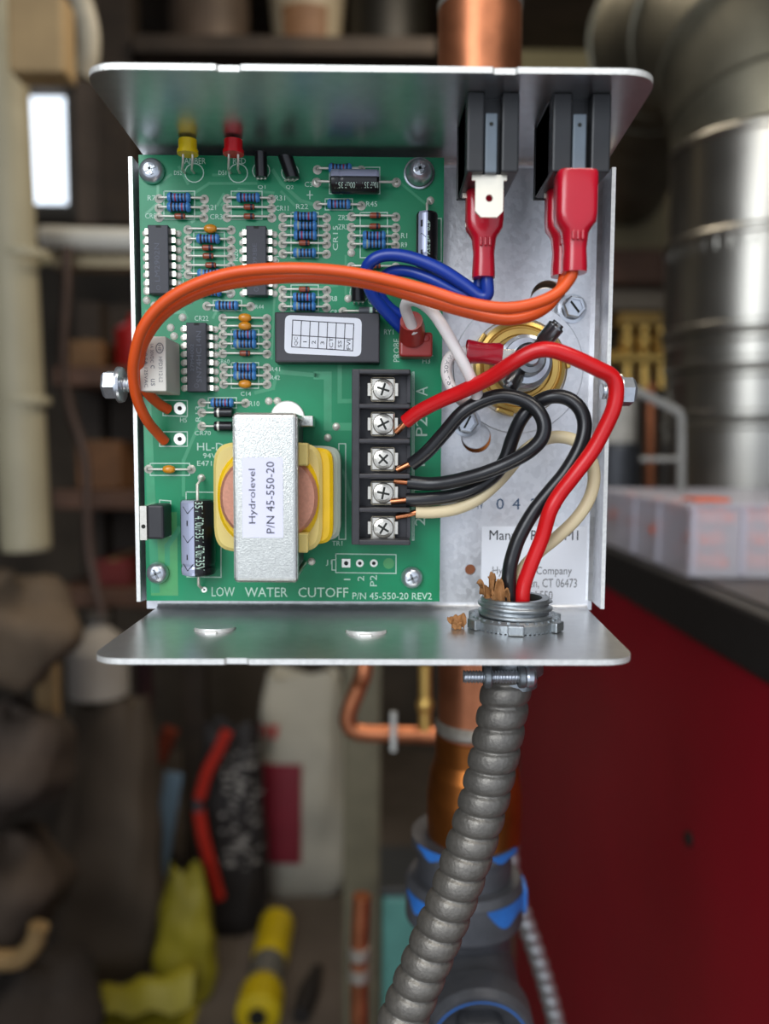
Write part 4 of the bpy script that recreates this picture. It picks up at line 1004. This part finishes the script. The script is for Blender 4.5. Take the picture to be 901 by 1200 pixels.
# parts organiser on the boiler top
plas = mat('clear_polypropylene', '#f2f2fa', .3, 0., .02, alpha=.34); plas2 = mat('clear_polypropylene_rib', '#e6e6f4', .35, 0., .02, alpha=.42)
orp = mat('orange_connector_plastic', '#e8622a', .45, 0., .12, 60.)
yc0 = .64 - DC; x0 = XB + .004; x1 = x0 + .22; y0 = yc0; y1 = yc0 + .27; z0 = ZTOP + .0005; z1 = z0 + .060
t = thing('parts_organiser', 'clear plastic parts organiser full of orange pieces on the boiler top', 'organiser', ((x0 + x1) / 2, (y0 + y1) / 2, z0))
k = MB().m(plas); wl = .0016
k.box(x0, x1, y0, y1, z0, z0 + wl); k.build('base', t)
for a in ((x0, x0 + wl, y0, y1), (x1 - wl, x1, y0, y1), (x0, x1, y0, y0 + wl), (x0, x1, y1 - wl, y1)):
    k = MB().m(plas); k.box(*a, z0, z1 - .004, .0004); k.build('side_wall', t)
k = MB().m(plas2); k.box(x0 - .003, x1 + .003, y0 - .003, y1 + .003, z1 - .004, z1, .001); k.build('lid', t)
for i in range(1, 5):
    k = MB().m(plas2); x = x0 + (x1 - x0) * i / 5; k.box(x - .0012, x + .0012, y0 + .002, y1 - .002, z0 + .002, z1 - .005); k.build('divider', t)
for i in range(1, 4):
    k = MB().m(plas2); y = y0 + (y1 - y0) * i / 4; k.box(x0 + .002, x1 - .002, y - .0012, y + .0012, z0 + .002, z1 - .005); k.build('divider', t)
for x in (x0 + .0435, x0 + .003): 
    k = MB().m(plas2); k.box(x - .0025, x + .0025, y0 - .0035, y0 + .001, z0 + .003, z1 - .002, .0012); k.build('corner_rib', t)
for y in (y0 + .0675, y0 + .135): 
    k = MB().m(plas2); k.box(x0 - .003, x0 + .001, y - .003, y + .003, z0 + .003, z1 - .002, .0012); k.build('corner_rib', t)
km = MB().m(orp); km.lathe((0, 0, 0), Z3, [(0, 0), (.0085, 0), (.0088, .003), (.0055, .016), (.0045, .020), (0, .0205)], 14)
for s in (1, -1): km.box(s * .006 - .002, s * .006 + .004 * s, -.001, .001, .001, .008, .0004)
km = km.mesh('wire_connector'); n_ = 0
CELL = ('near corner', 'second front', 'third front', 'fourth front', 'far right front')
for i in range(5):
    for j in range(4):
        if i > 0 and j > 0: continue
        where = CELL[i] + ' compartment of the organiser' if j == 0 else ('second', 'third', 'last')[j - 1] + ' compartment back along the organiser side'
        cx_, cy_ = x0 + (x1 - x0) * (i + .5) / 5, y0 + (y1 - y0) * (j + .5) / 4
        for q in range(6 if j == 0 else 3):
            z = z0 + .0025 + .0185 * (q // 2 if j == 0 else q); xx = cx_ + (-.0095 if q % 2 else .0095) + random.uniform(-.001, .001); yy = cy_ + (-.012 if j == 0 else random.uniform(-.01, .01))
            o = inst(km, Vector((xx, yy, z + .0088)), None); o.name = 'wire_connector'
            o.rotation_euler = (1.5708, random.uniform(-.2, .2), random.choice((-.5, -.2, .2, .5)))
            tag(o, ('lower', 'middle', 'upper')[q // 2 if j == 0 else q] + ((' left', ' right')[1 - q % 2] if j == 0 else '') + ' orange connector in the ' + where, 'connector', 'orange wire connectors in the organiser')
k = MB().m(orp); k.box(x0 + .012, x0 + .042, y0 + .02, y0 + .05, z1, z1 + .0028, .001); k.build('lid_latch', t)
# flue
flm = mat('flue_galvanised', '#a3a19a', .33, .95, .14, 9., rvar=.08); fld = mat('flue_dull', '#807d6e', .5, .8, .3, 14.)
DF = 1.02; rF = .105; xF = Q(786, 350, DF).x + rF; yF_ = DF - DC
t = thing('flue_pipe', 'galvanised flue pipe rising from the boiler top at the right', 'flue', (xF, yF_, ZTOP))
def zf(v): return Q(800, v, DF - .06).z
segs = [(150, 285, 1.0, flm), (268, 390, 1.03, flm), (390, 432, 1.0, flm), (432, 492, .965, flm), (492, 700, .985, flm)]
for va, vb, s, m_ in segs:
    k = MB().m(m_); zt_, zb_ = zf(va), max(zf(vb), ZTOP) if vb > 600 else zf(vb)
    if vb > 600: zb_ = ZTOP
    k.lathe((xF, yF_, 0), Z3, [(rF * s * .99, zb_), (rF * s * 1.02, zb_ + .004), (rF * s * 1.02, zb_ + .010), (rF * s, zb_ + .012), (rF * s, zt_ - .012), (rF * s * 1.025, zt_ - .009), (rF * s * 1.025, zt_ - .004), (rF * s, zt_)], 48); k.build('pipe_section', t)
k = MB().m(flm)
for i in range(44):
    a = 2 * math.pi * i / 44; d = Vector((math.cos(a), math.sin(a), 0)); k.obox(Vector((xF, yF_, zf(284))) + d * rF * 1.015, (d, Z3.cross(d), Z3), (.004, .006, .022), .0015)
tag(k.build('crimped_edge', t), kind='stuff')
zt_ = zf(150); p0 = Vector((xF, yF_, zt_))
gores = [p0 - Z3 * .004, p0 + Vector((-.004, .0, .065)), p0 + Vector((-.03, .015, .14)), p0 + Vector((-.09, .04, .21)), p0 + Vector((-.2, .08, .26))]
run = (Vector((.42, 1.5, .22))).normalized()
gores = [p0 - Z3 * .004, p0 + Vector((-.002, .004, .05)), p0 + Vector((-.015, .03, .13)), p0 + Vector((-.035, .10, .195)), p0 + Vector((-.055, .21, .235)), p0 + Vector((-.055, .21, .235)) + run * .14]
k = MB().m(fld); k.tube(gores, rF, 40, False); k.build('elbow', t)
for a, b_, c in zip(gores[:-2], gores[1:-1], gores[2:]):
    k = MB().m(fld); ax = (c - a).normalized(); k.lathe(b_ - ax * .005, ax, [(rF * .98, 0), (rF * 1.04, .003), (rF * 1.04, .007), (rF * .98, .010)], 40); k.build('elbow_seam', t)
k = MB().m(fld); k.cyl(gores[-1] - run * .02, gores[-1] + run * 1.20, rF * 1.02, rF * 1.02, 40); k.build('flue_run', t)
wgr = mat('grey_cable', '#8c8c88', .5)
t = pipe('thermostat_cable', 'thin grey conduit bending down in front of the flue pipe', wgr, [Q(690, 430, .86), Q(745, 458, .86), Q(790, 480, .86), Q(797, 488, .86), Q(798, 500, .86), Q(798, 560, .86), Q(798, 625, .86)], .0048, 6, cat='conduit')
k = MB().m(wgr); k.cyl(Q(750, 538, .86), Q(798, 538, .86), .003, .003, 10); k.build('branch', t)
t = thing('water_pump', 'dark grey round pump with a pale cap behind the right side lip', 'pump', Q(720, 600, 1.15))
a = Q(722, 560, 1.15); r = .032
k = MB().m(mat('pump_grey', '#4c4f55', .4, .4)); k.lathe(Vector((a.x, a.y, 0)), Z3, [(0, Q(0, 622, 1.15).z), (r, Q(0, 622, 1.15).z), (r, Q(0, 522, 1.15).z), (r * .9, Q(0, 515, 1.15).z), (0, Q(0, 515, 1.15).z)], 32); k.build('body', t)
k = MB().m(mat('pump_cap', '#c4c1b8', .5)); k.lathe(Vector((a.x, a.y, 0)), Z3, [(r * .8, Q(0, 515, 1.15).z), (r * .8, Q(0, 455, 1.15).z), (0, Q(0, 450, 1.15).z)], 32); k.build('cap', t)
k = MB().m(iron); k.box(a.x - .04, a.x + .04, a.y - .04, a.y + .04, ZTOP + .004, Q(0, 622, 1.15).z); k.build('mount', t)
# valves and boards on the back right
wood = mat('brown_board', '#5b4030', .65, 0., .25, 14., bump=.1); woodl = mat('pale_board', '#a79a7c', .65, 0., .12, 12.); woodd = mat('dark_timber', '#33291f', .7, 0., .3, 14.)
t = thing('brass_manifold', 'yellowish brass valves in a row behind the right side lip', 'valves', Q(750, 400, 1.55))
k = MB().m(brass); k.cyl(Q(690, 420, 1.55), Q(790, 420, 1.55), .016, .016, 16); k.build('header', t)
for u in (735, 755, 775):
    k = MB().m(brass); k.cyl(Q(u, 455, 1.55), Q(u, 380, 1.55), .011, .011, 14); k.blob(Q(u, 400, 1.55), .018, .018, .02); k.build('valve_body', t)
    k = MB().m(mat('valve_handle', '#9a7a35', .5)); k.box(Q(u - 11, 372, 1.55).x, Q(u + 11, 372, 1.55).x, 1.55 - DC - .02, 1.55 - DC + .02, Q(u, 384, 1.55).z, Q(u, 368, 1.55).z, .004); k.build('valve_handle', t)
k = MB().m(copm); k.cyl(Q(762, 450, 1.55), Q(762, 640, 1.55), .011, .011, 14); k.build('outlet_pipe', t)

# ================================================================ ROOM
stone = mat('foundation_wall', '#544c42', .85, 0., .3, 5., c2='#38322b', bump=.4, bscale=14)
conc = mat('concrete_floor', '#6b6158', .8, 0., .25, 6., c2='#50483f', bump=.1)
joist = mat('ceiling_boards', '#4a3d30', .8, 0., .3, 8.)
YB = 2.75; XLW, XRW = -1.75, 1.9; ZC = 1.25
def struct(name, m_, *b):
    k = MB().m(m_); k.box(*b); return tag(k.build(name), kind='structure')
struct('floor', conc, XLW - .1, XRW + .1, -1.6, YB + .1, ZF - .1, ZF)
struct('wall_back', stone, XLW - .1, XRW + .1, YB, YB + .1, ZF, ZC)
struct('wall_left', stone, XLW - .1, XLW, -1.6, YB, ZF, ZC)
struct('wall_right', stone, XRW, XRW + .1, -1.6, YB, ZF, ZC)
struct('ceiling', joist, XLW - .1, XRW + .1, -1.6, YB + .1, ZC, ZC + .1)
# small bright window high on the back wall
a, b_ = Q(34, 108, YB + DC - .02), Q(80, 240, YB + DC - .02)
win = thing('window_1', None, None, ((a.x + b_.x) / 2, YB, b_.z)); win['kind'] = 'structure'
k = MB().m(mat('daylight_pane', '#dfeaf6', .2, 0., .02, 8., emit=1.6)); k.box(a.x, b_.x, YB - .012, YB - .006, b_.z, a.z); k.build('pane', win)
fw = mat('window_frame_paint', '#6b655b', .6)
for q in ((a.x - .04, b_.x + .04, a.z, a.z + .04), (a.x - .04, b_.x + .04, b_.z - .04, b_.z), (a.x - .04, a.x, b_.z, a.z), (b_.x, b_.x + .04, b_.z, a.z)):
    k = MB().m(fw); k.box(q[0], q[1], YB - .03, YB, q[2], q[3], .004); k.build('window_frame', win)
# boards fixed to the back wall, right
def board_(name, label, m_, u0, v0, u1, v1, d, th=.03, cat='board'):
    a, b_ = Q(u0, v1, d), Q(u1, v0, d); k = MB().m(m_); k.box(a.x, b_.x, a.y, a.y + th, a.z, b_.z, .004); return tag(k.build(name), label, cat)
board_('wall_panel', 'pale yellowish panel on the back wall above the box at right', mat('yellow_panel', '#9c9068', .7, 0., .12, 4.), 606, -60, 745, 130, 2.6, .38)
board_('wall_panel', 'pale beige panel behind the right side lip', mat('beige_panel', '#8e8262', .7, 0., .12, 4.), 640, 205, 800, 292, 2.6, .38)
board_('timber_rail', 'brown timber rail crossing behind the flue pipe', wood, 560, 292, 820, 330, 2.4, .58, 'timber')
board_('wall_panel', 'grey beige board under the brown timber rail', mat('greige_panel', '#8a7e6c', .7, 0., .12, 4.), 560, 330, 815, 362, 2.5, .48)
# shelf with bucket, top
dS = 2.1; a = Q(180, 120, dS); b_ = Q(505, 78, dS)
t = thing('storage_shelf', 'dark timber shelf on the back wall above the box', 'shelf', ((a.x + b_.x) / 2, YB, a.z))
k = MB().m(woodd); zs = Q(350, 84, dS).z; k.box(a.x, b_.x, dS - DC - .18, YB, zs - .04, zs, .004); k.build('plank', t)
for u in (195, 492): q = Q(u, 100, dS); k = MB().m(woodd); k.box(q.x - .03, q.x + .03, dS - DC - .1, YB, zs - .3, zs - .04, .004); k.build('bracket', t)
c = Q(360, 0, dS); c.z = zs; rb = Q(405, 20, dS).x - Q(360, 20, dS).x
t = thing('cream_bucket', 'cream plastic bucket with a brown label standing on the high shelf', 'bucket', c)
crm = mat('cream_plastic', '#a2957c', .5, 0., .08, 12.)
k = MB().m(crm); k.lathe(c, Z3, [(0, 0), (rb * .82, 0), (rb, .19), (rb * 1.06, .192), (rb * 1.06, .215), (rb * .95, .216)], 32); k.build('body', t)
k = MB().m(mat('bucket_label', '#79573a', .6)); vs = []
for i in range(13):
    an = -1.5708 + (i - 6) * .11
    for z in (.03, .12): rr = rb * (.83 + .18 * z / .19) * 1.004; vs.append(c + Vector((rr * math.cos(an), rr * math.sin(an), z)))
k.add(vs, [(2 * i, 2 * i + 2, 2 * i + 3, 2 * i + 1) for i in range(12)], True); k.build('label', t)
for nm, lab, u, cl, rr, hh in (('paint_tin', 'dull brown tin left of the cream bucket on the high shelf', 245, '#5a4c40', .10, .26), ('black_canister', 'black canister right of the cream bucket on the high shelf', 455, '#17150f', .10, .30)):
    c = Q(u, 0, dS); c.z = zs; t = thing(nm, lab, 'tin', c); k = MB().m(mat(nm, cl, .5, .2, .2, 14.)); k.lathe(c, Z3, [(0, 0), (rr, 0), (rr, hh), (rr * .9, hh + .006), (0, hh + .006)], 28); k.build('body', t)
    k = MB().m(mat(nm + '_lid', '#3b342c', .4, .5)); k.lathe(c, Z3, [(rr * 1.02, hh - .012), (rr * 1.04, hh), (rr * 1.02, hh + .01), (rr * .85, hh + .012), (0, hh + .008)], 28); k.build('lid', t)
# ---- left side: hung pipe, block, bars, shelf clutter
bei = mat('beige_pipe', '#a39c82', .55, 0., .08, 10.)
dL = 1.25; a = Q(31, 645, dL); r = (Q(61, 400, dL).x - Q(4, 400, dL).x) / 2
t = thing('insulated_pipe', 'thick beige upright pipe at the far left hanging from the ceiling', 'pipe', a)
k = MB().m(bei); k.lathe(Vector((a.x, a.y, a.z)), Vector((-.022, 0, 1)), [(0, 0), (r * .93, 0), (r, .006), (r, ZC - a.z + .001)], 32); k.build('tube', t)
for v in (300, 470): k = MB().m(bei); c = Q(29, v, dL); k.lathe(Vector((c.x, c.y, c.z)), Z3, [(r, -.006), (r * 1.03, -.004), (r * 1.03, .004), (r, .006)], 32); k.build('band', t)
tan = mat('tan_wood', '#a98f66', .7, 0., .1, 20.)
a, b_ = Q(20, 95, dL - .06), Q(82, 3, dL - .06)
k = MB().m(tan); k.box(a.x, b_.x, a.y - .03, a.y + .022, a.z, b_.z, .006); tag(k.build('wooden_block'), 'tan wooden block fixed in front of the beige upright pipe', 'block')
pipe('white_hose', 'pale hose curving down beside the tan wooden block', mat('pale_hose', '#aba594', .5), [Q(70, -40, dL + .1), Q(92, -5, dL + .1), Q(103, 30, dL + .1), Q(104, 62, dL + .1), Q(98, 92, dL + .1)], .017, cat='hose')
t = pipe('white_bar', 'white horizontal bar on the left behind the box', mat('white_paint', '#c9c7bd', .5, 0., .06, 12.), [Q(50, 280, 1.4), Q(60, 279, 1.4), Q(110, 281, 1.4), Q(260, 284, 1.4)], .020, cat='bar')
k = MB().m(woodl); a, b_ = Q(60, 312, 1.42), Q(260, 290, 1.42); k.box(a.x, b_.x, a.y, a.y + .05, a.z, b_.z); k.build('backing_strip', t)
board_('timber_post', 'dark upright timber post left of the box behind the white bar', woodd, 118, -120, 150, 262, 1.95, .08, 'post')
board_('timber_post', 'brown upright timber post reaching up beside the small window', mat('brown_post', '#6a5a4b', .7, 0., .2, 12.), 90, -60, 112, 262, 2.05, .06, 'post')
dSh = 1.8
t = thing('side_shelving', 'dark brown timber shelving at the left behind the box', 'shelving', Q(120, 600, dSh))
for v in (430, 575, 690):
    a, b_ = Q(62, v + 22, dSh), Q(200, v, dSh); k = MB().m(wood); k.box(a.x, b_.x, a.y, a.y + .3, a.z, b_.z, .004); k.build('shelf_plank', t)
for u in (66, 196):
    a = Q(u, 700, dSh); k = MB().m(woodd); k.box(a.x - .03, a.x + .03, a.y + .24, a.y + .299, ZF, Q(u, 330, dSh).z, .003); k.build('upright', t)
k = MB().m(woodd); a, b_ = Q(62, 720, dSh), Q(200, 330, dSh); k.box(a.x, b_.x, a.y + .3, a.y + .32, a.z, b_.z); k.build('back_board', t)
redp = mat('red_plastic', '#b8201f', .4, 0., .1, 20.)
c = Q(150, 408, dSh); c.z = Q(150, 429, dSh).z; c.y += .08
t = thing('red_can', 'red can on the shelving behind the left bolt', 'can', c)
k = MB().m(redp); k.lathe(c, Z3, [(0, 0), (.05, 0), (.052, .006), (.052, .09), (.03, .105), (0, .106)], 28); k.build('body', t)
k = MB().m(redp); k.lathe(c + Z3 * .105, Z3, [(.022, 0), (.022, .02), (0, .021)], 20); k.build('cap', t)
for nm, lab, u, v, sx, sz, cl in (('storage_box', 'brown cardboard box on the middle shelf at left', 112, 574, .10, .11, '#6d4a2c'), ('storage_box', 'dark red box on the lowest shelf at left', 128, 689, .08, .06, '#6e2320'), ('storage_box', 'dark tan box on the top shelf at left', 96, 429, .07, .06, '#7a5a38')):
    c = Q(u, v, dSh); k = MB().m(mat(nm, cl, .7, 0., .2, 20.)); k.box(c.x - sx / 2, c.x + sx / 2, c.y + .02, c.y + .2, c.z + .0005, c.z + sz, .004)
    t = thing(nm, lab, 'box', c); k.build('carton', t); k = MB().m(tan); k.box(c.x - .01, c.x + .01, c.y + .019, c.y + .2, c.z + sz, c.z + sz + .001); k.build('tape', t)
pipe('hanging_cord', 'brown cord hanging at the left beside the beige pipe', mat('brown_cord', '#4d3c33', .6), [Q(78, 290, 1.38), Q(78, 340, 1.38), Q(74, 420, 1.38), Q(82, 480, 1.38), Q(100, 540, 1.38), Q(104, 640, 1.38), Q(120, 720, 1.38)], .008, cat='cord')

# ---- sacks and tools standing on the floor
def sack(name, label, m_, u0, v0, u1, v1, d, depth, pinch=.75, seed=1, lean=0., cat='sack', floor=True):
    random.seed(seed); a, b_ = Q(u0, v1, d), Q(u1, v0, d); zb = ZF if floor else a.z; H = b_.z - zb; cx_ = (a.x + b_.x) / 2; W = (b_.x - a.x) / 2; D_ = depth / 2
    t = thing(name, label, cat, (cx_, a.y + D_, zb)); k = MB().m(m_); n, m = 36, 22; vs = []; ph = [random.random() * 6.28 for _ in range(8)]
    for j in range(m + 1):
        f_ = j / m; wd = (1 - .12 * (1 - f_) ** 6) * (1 - (1 - pinch) * f_ ** 2.2); dp = (1 - .65 * f_ ** 3) * (1 - .1 * (1 - f_) ** 6)
        if j == 0: wd *= .9; dp *= .9
        for i in range(n):
            th = 2 * math.pi * i / n; ct, st_ = math.cos(th), math.sin(th)
            wv = 1 + .05 * math.sin(3 * th + 5 * f_ + ph[0]) + .035 * math.sin(7 * th - 9 * f_ + ph[1]) + .03 * math.sin(11 * f_ * 2 + 2 * th + ph[2])
            vs.append((cx_ + lean * f_ * W + W * wd * wv * math.copysign(abs(ct) ** .7, ct), a.y + D_ + D_ * dp * wv * math.copysign(abs(st_) ** .7, st_), zb + H * f_ + (.02 * math.sin(4 * th + ph[3]) * f_)))
    k.add(vs, [(j * n + i, j * n + (i + 1) % n, (j + 1) * n + (i + 1) % n, (j + 1) * n + i) for j in range(m) for i in range(n)], True); k.add(vs, [tuple(range(m * n, (m + 1) * n)), tuple(reversed(range(n)))])
    k.build('bag', t)
    def front(u, v, off=.004):
        r_ = ray(u, v)
        q = Q(u, v, d); f_ = min(1, max(0, (q.z - zb) / H)); dp = (1 - .65 * f_ ** 3)
        xx = min(.97, abs(q.x - cx_ - lean * f_ * W) / max(.01, W * (1 - (1 - pinch) * f_ ** 2.2)))
        return Vector((q.x, a.y + D_ - D_ * dp * 1.05 * (1 - xx ** 2.86) ** .35 - off, q.z))
    return t, front
t, fr = sack('paper_sack', 'large brown paper sack standing at the left', mat('brown_sack', '#50463b', .8, 0., .18, 6., bump=.4, bscale=14), 48, 842, 172, 1172, 1.62, .2, .62, 4, .12)
t, fr = sack('white_sack', 'white woven sack with a dark red panel standing on the floor', mat('white_sack', '#b5b2a3', .7, 0., .12, 9., bump=.3, bscale=20), 286, 806, 414, 1085, 1.95, .22, .7, 9)
k = MB().m(mat('dark_red_print', '#7d1c2c', .6, 0., .1, 20.)); N = 6; vs = [fr(303 + 50 * i / N + 0 * j, 897 + 112 * j / N, .010) for j in range(N + 1) for i in range(N + 1)]
k.add(vs, [(j * 7 + i, j * 7 + i + 1, (j + 1) * 7 + i + 1, (j + 1) * 7 + i) for j in range(N) for i in range(N)], True); k.build('printed_panel', t)
k = MB().m(mat('red_print', '#b03a3a', .6))
for u, v, w_, h_ in ((296, 856, 9, 14), (307, 857, 7, 12), (316, 855, 9, 14)):
    k.add([fr(u, v, .012), fr(u + w_, v - 2, .012), fr(u + w_ - 2, v + h_, .012), fr(u + 1, v + h_ + 1, .012)], [(0, 1, 2, 3)])
k.build('print_marks', t)
t, fr = sack('printed_bag', 'black bag with white print leaning left of the white sack', mat('black_bag', '#24201f', .6, 0., .2, 12., bump=.3, bscale=20), 228, 862, 308, 1080, 1.8, .12, .8, 14)
k = MB().m(mat('white_print', '#8d8a85', .6)); random.seed(5)
for i in range(70):
    u = random.uniform(258, 298); v = random.uniform(880, 1015); w_ = random.uniform(4, 9); h_ = random.uniform(2, 4)
    k.add([fr(u, v, .010), fr(u + w_, v, .010), fr(u + w_, v + h_, .010), fr(u, v + h_, .010)], [(0, 1, 2, 3)])
k.build('print_marks', t)
t, fr = sack('yellow_bag', 'crumpled yellow bag lying on the floor at the left', mat('yellow_bag', '#8f861f', .55, 0., .22, 12., bump=.4, bscale=18), 172, 1038, 246, 1188, 1.56, .1, .5, 21, .12)
p = MB().m(mat('yellow_bag_flap', '#8f861f', .55, 0., .2, 12., bump=.4, bscale=18)); a = Q(78, 1190, 1.52); b_ = Q(232, 1140, 1.56); vs = []
for i in range(13):
    for j in range(6):
        x = a.x + (b_.x - a.x) * i / 12; y = a.y - .02 + (.07 + .012 * max(0, i - 8)) * j / 5; vs.append((x, y, ZF + .012 + .10 * math.sin(math.pi * min(1, j / 5 + .1)) * (.5 + .5 * i / 12) + .008 * math.sin(i * 1.7 + j)))
p.add(vs, [(i * 6 + j, (i + 1) * 6 + j, (i + 1) * 6 + j + 1, i * 6 + j + 1) for i in range(12) for j in range(5)], True)
vs = [Vector((v[0], v[1], ZF + .001)) for v in vs]; p.add(vs, [(i * 6 + j, (i + 1) * 6 + j, (i + 1) * 6 + j + 1, i * 6 + j + 1) for i in range(12) for j in range(5)]); p.build('loose_flap', t)
def bar(name, label, m_, a, b_, w_, th, cat):
    ax = (b_ - a).normalized(); s = ax.cross(Y3).normalized(); n = s.cross(ax); k = MB().m(m_); k.obox((a + b_) / 2, (s, n, ax), (w_, th, (b_ - a).length), .004); o = k.build(name); return tag(o, label, cat)
a = Q(174, 1092, 1.87); b_ = Q(204, 905, 1.93); bar('blue_plank', 'pale blue strip leaning behind the yellow bag', mat('pale_blue', '#6f8aa0', .5, 0., .1, 10.), a, b_, .045, .012, 'strip')
a = Q(160, 1060, 1.97); b_ = Q(172, 870, 2.06); bar('grey_plank', 'grey teal strip leaning just left of the pale blue strip', mat('grey_teal', '#46545a', .5, 0., .1, 10.), a, b_, .05, .012, 'strip')
t = thing('loppers', 'long-handled tool with two red grips leaning on the black bag', 'tool', Q(262, 1055, 1.78))
for pts in ([(266, 858), (256, 880), (243, 905), (234, 935)], [(233, 950), (238, 980), (247, 1015), (257, 1052)]):
    k = MB().m(mat('red_grip', '#b52a1c', .45, 0., .1, 30.)); k.tube(spline([Q(u, v, 1.74) for u, v in pts], 6), .014, 14); k.build('red_grip', t)
k = MB().m(iron); k.tube(spline([Q(u, v, 1.74) for u, v in ((234, 935), (231, 943), (233, 950))], 4), .010, 12); k.build('pivot', t)
t = thing('orange_handle_tool', 'dark tool with a dull orange handle hanging behind the pale blue strip', 'tool', Q(195, 870, 2.0))
k = MB().m(mat('dull_orange', '#7a3320', .5)); k.tube([Q(186, 890, 2.0), Q(200, 855, 2.0)], .022, 12); k.build('handle', t)
k = MB().m(mat('dark_maroon', '#3c2226', .6)); k.tube([Q(160, 905, 2.0), Q(170, 820, 2.0), Q(168, 770, 2.0)], .022, 12); k.build('shaft', t)
c = Q(113, 842, 1.70); c.z = Q(113, 830, 1.62).z
t = thing('white_jug', 'white plastic jug sitting on top of the large brown sack', 'jug', c); k = MB().m(mat('white_jug', '#b3aea6', .5, 0., .05)); r = .064
k.lathe(Vector((c.x, c.y + .02, c.z)), Z3, [(0, 0), (r, 0), (r, .10), (r * .8, .125), (r * .35, .15), (r * .35, .165), (0, .165)], 28); k.build('body', t)
k = MB().m(mat('jug_cap', '#5d5a55', .5)); k.lathe(Vector((c.x, c.y + .02, c.z + .160)), Z3, [(r * .42, 0), (r * .42, .02), (0, .02)], 20); k.build('cap', t)
# flashlight-like yellow tool on the floor
yel = mat('yellow_plastic', '#cdb416', .4, 0., .08, 20.)
a = F(303, 1185, ZF + .045); b_ = F(325, 1080, ZF + .045); ax = (b_ - a).normalized(); L = (b_ - a).length
t = thing('yellow_lamp', 'yellow and grey torch lying on the floor', 'torch', (a + b_) / 2 - Z3 * .045)
k = MB().m(yel); k.lathe(a, ax, [(0, -.02), (.043, -.01), (.045, .0), (.045, L * .16), (.036, L * .24)], 28); k.build('head', t)
k = MB().m(mat('torch_grey', '#77766f', .4, .2)); k.lathe(a, ax, [(.035, L * .23), (.035, L * .5)], 28); k.build('grip', t)
k = MB().m(yel); k.lathe(a, ax, [(.036, L * .49), (.040, L * .55), (.040, L * .97), (.03, L), (0, L)], 28); k.build('barrel', t)
k = MB().m(hole_m); k.lathe(a - ax * .0205, -ax, [(.018, -.006), (.018, .001), (0, .001)], 18); k.build('lens_hole', t)
a = F(352, 1190, ZF + .02); b_ = F(372, 1135, ZF + .02); k = MB().m(mat('dark_tool', '#2b2725', .6)); k.tube([a, a.lerp(b_, .5), b_], [.018, .022, .012], 14); tag(k.build('dark_rod'), 'short dark rod on the floor right of the yellow torch', 'rod')
# cloth and rope heap, bottom left
def heap(name, label, cl, u, v, d, rx, ry, rz, seed, cat):
    random.seed(seed); c = Q(u, v, d); k = MB().m(mat(name, cl, .85, 0., .3, 12., bump=.5, bscale=30)); n, m = 30, 16; vs = []; ph = [random.random() * 6 for _ in range(6)]
    for j in range(m + 1):
        f_ = math.pi * j / m
        for i in range(n):
            th = 2 * math.pi * i / n; w_ = 1 + .12 * math.sin(3 * th + 2 * f_ + ph[0]) + .08 * math.sin(5 * f_ - 2 * th + ph[1]) + .05 * math.sin(9 * th + 7 * f_ + ph[2])
            vs.append(c + Vector((rx * w_ * math.sin(f_) * math.cos(th), ry * w_ * math.sin(f_) * math.sin(th), rz * w_ * math.cos(f_))))
    k.add(vs, [(j * n + i, (j + 1) * n + i, (j + 1) * n + (i + 1) % n, j * n + (i + 1) % n) for j in range(m) for i in range(n)], True); return tag(k.build(name), label, cat)
heap('cloth_bundle', 'dull brown cloth bundle stacked highest at the left edge', '#5e5040', 18, 740, 1.3, .10, .10, .085, 2, 'cloth')
heap('cloth_bundle', 'dark grey-brown cloth bundle in the middle of the left edge pile', '#453b33', 14, 890, 1.3, .10, .11, .085, 3, 'cloth')
heap('cloth_bundle', 'dark cloth bundle with the tan rope lying on it', '#40352b', 8, 1040, 1.3, .10, .11, .085, 4, 'cloth')
heap('cloth_bundle', 'nearly black bundle lowest at the bottom left corner', '#2a231d', 26, 1180, 1.3, .12, .12, .085, 6, 'cloth')
k = MB().m(mat('tan_rope', '#8a7048', .8, 0., .2, 60.)); k.tube(spline([Q(u, v, 1.17) for u, v in ((-30, 1120), (0, 1125), (25, 1122), (40, 1105), (46, 1085))], 8), .015, 12); tag(k.build('rope'), 'tan rope end curling over the bundles at the left', 'rope')
k = MB().m(tan); a = Q(42, 875, 1.5); b_ = Q(64, 770, 1.5); k.box(a.x, b_.x, a.y, a.y + .03, a.z, b_.z, .005); tag(k.build('tan_stick'), 'short tan board end between the cloth bundles and the brown sack', 'board')
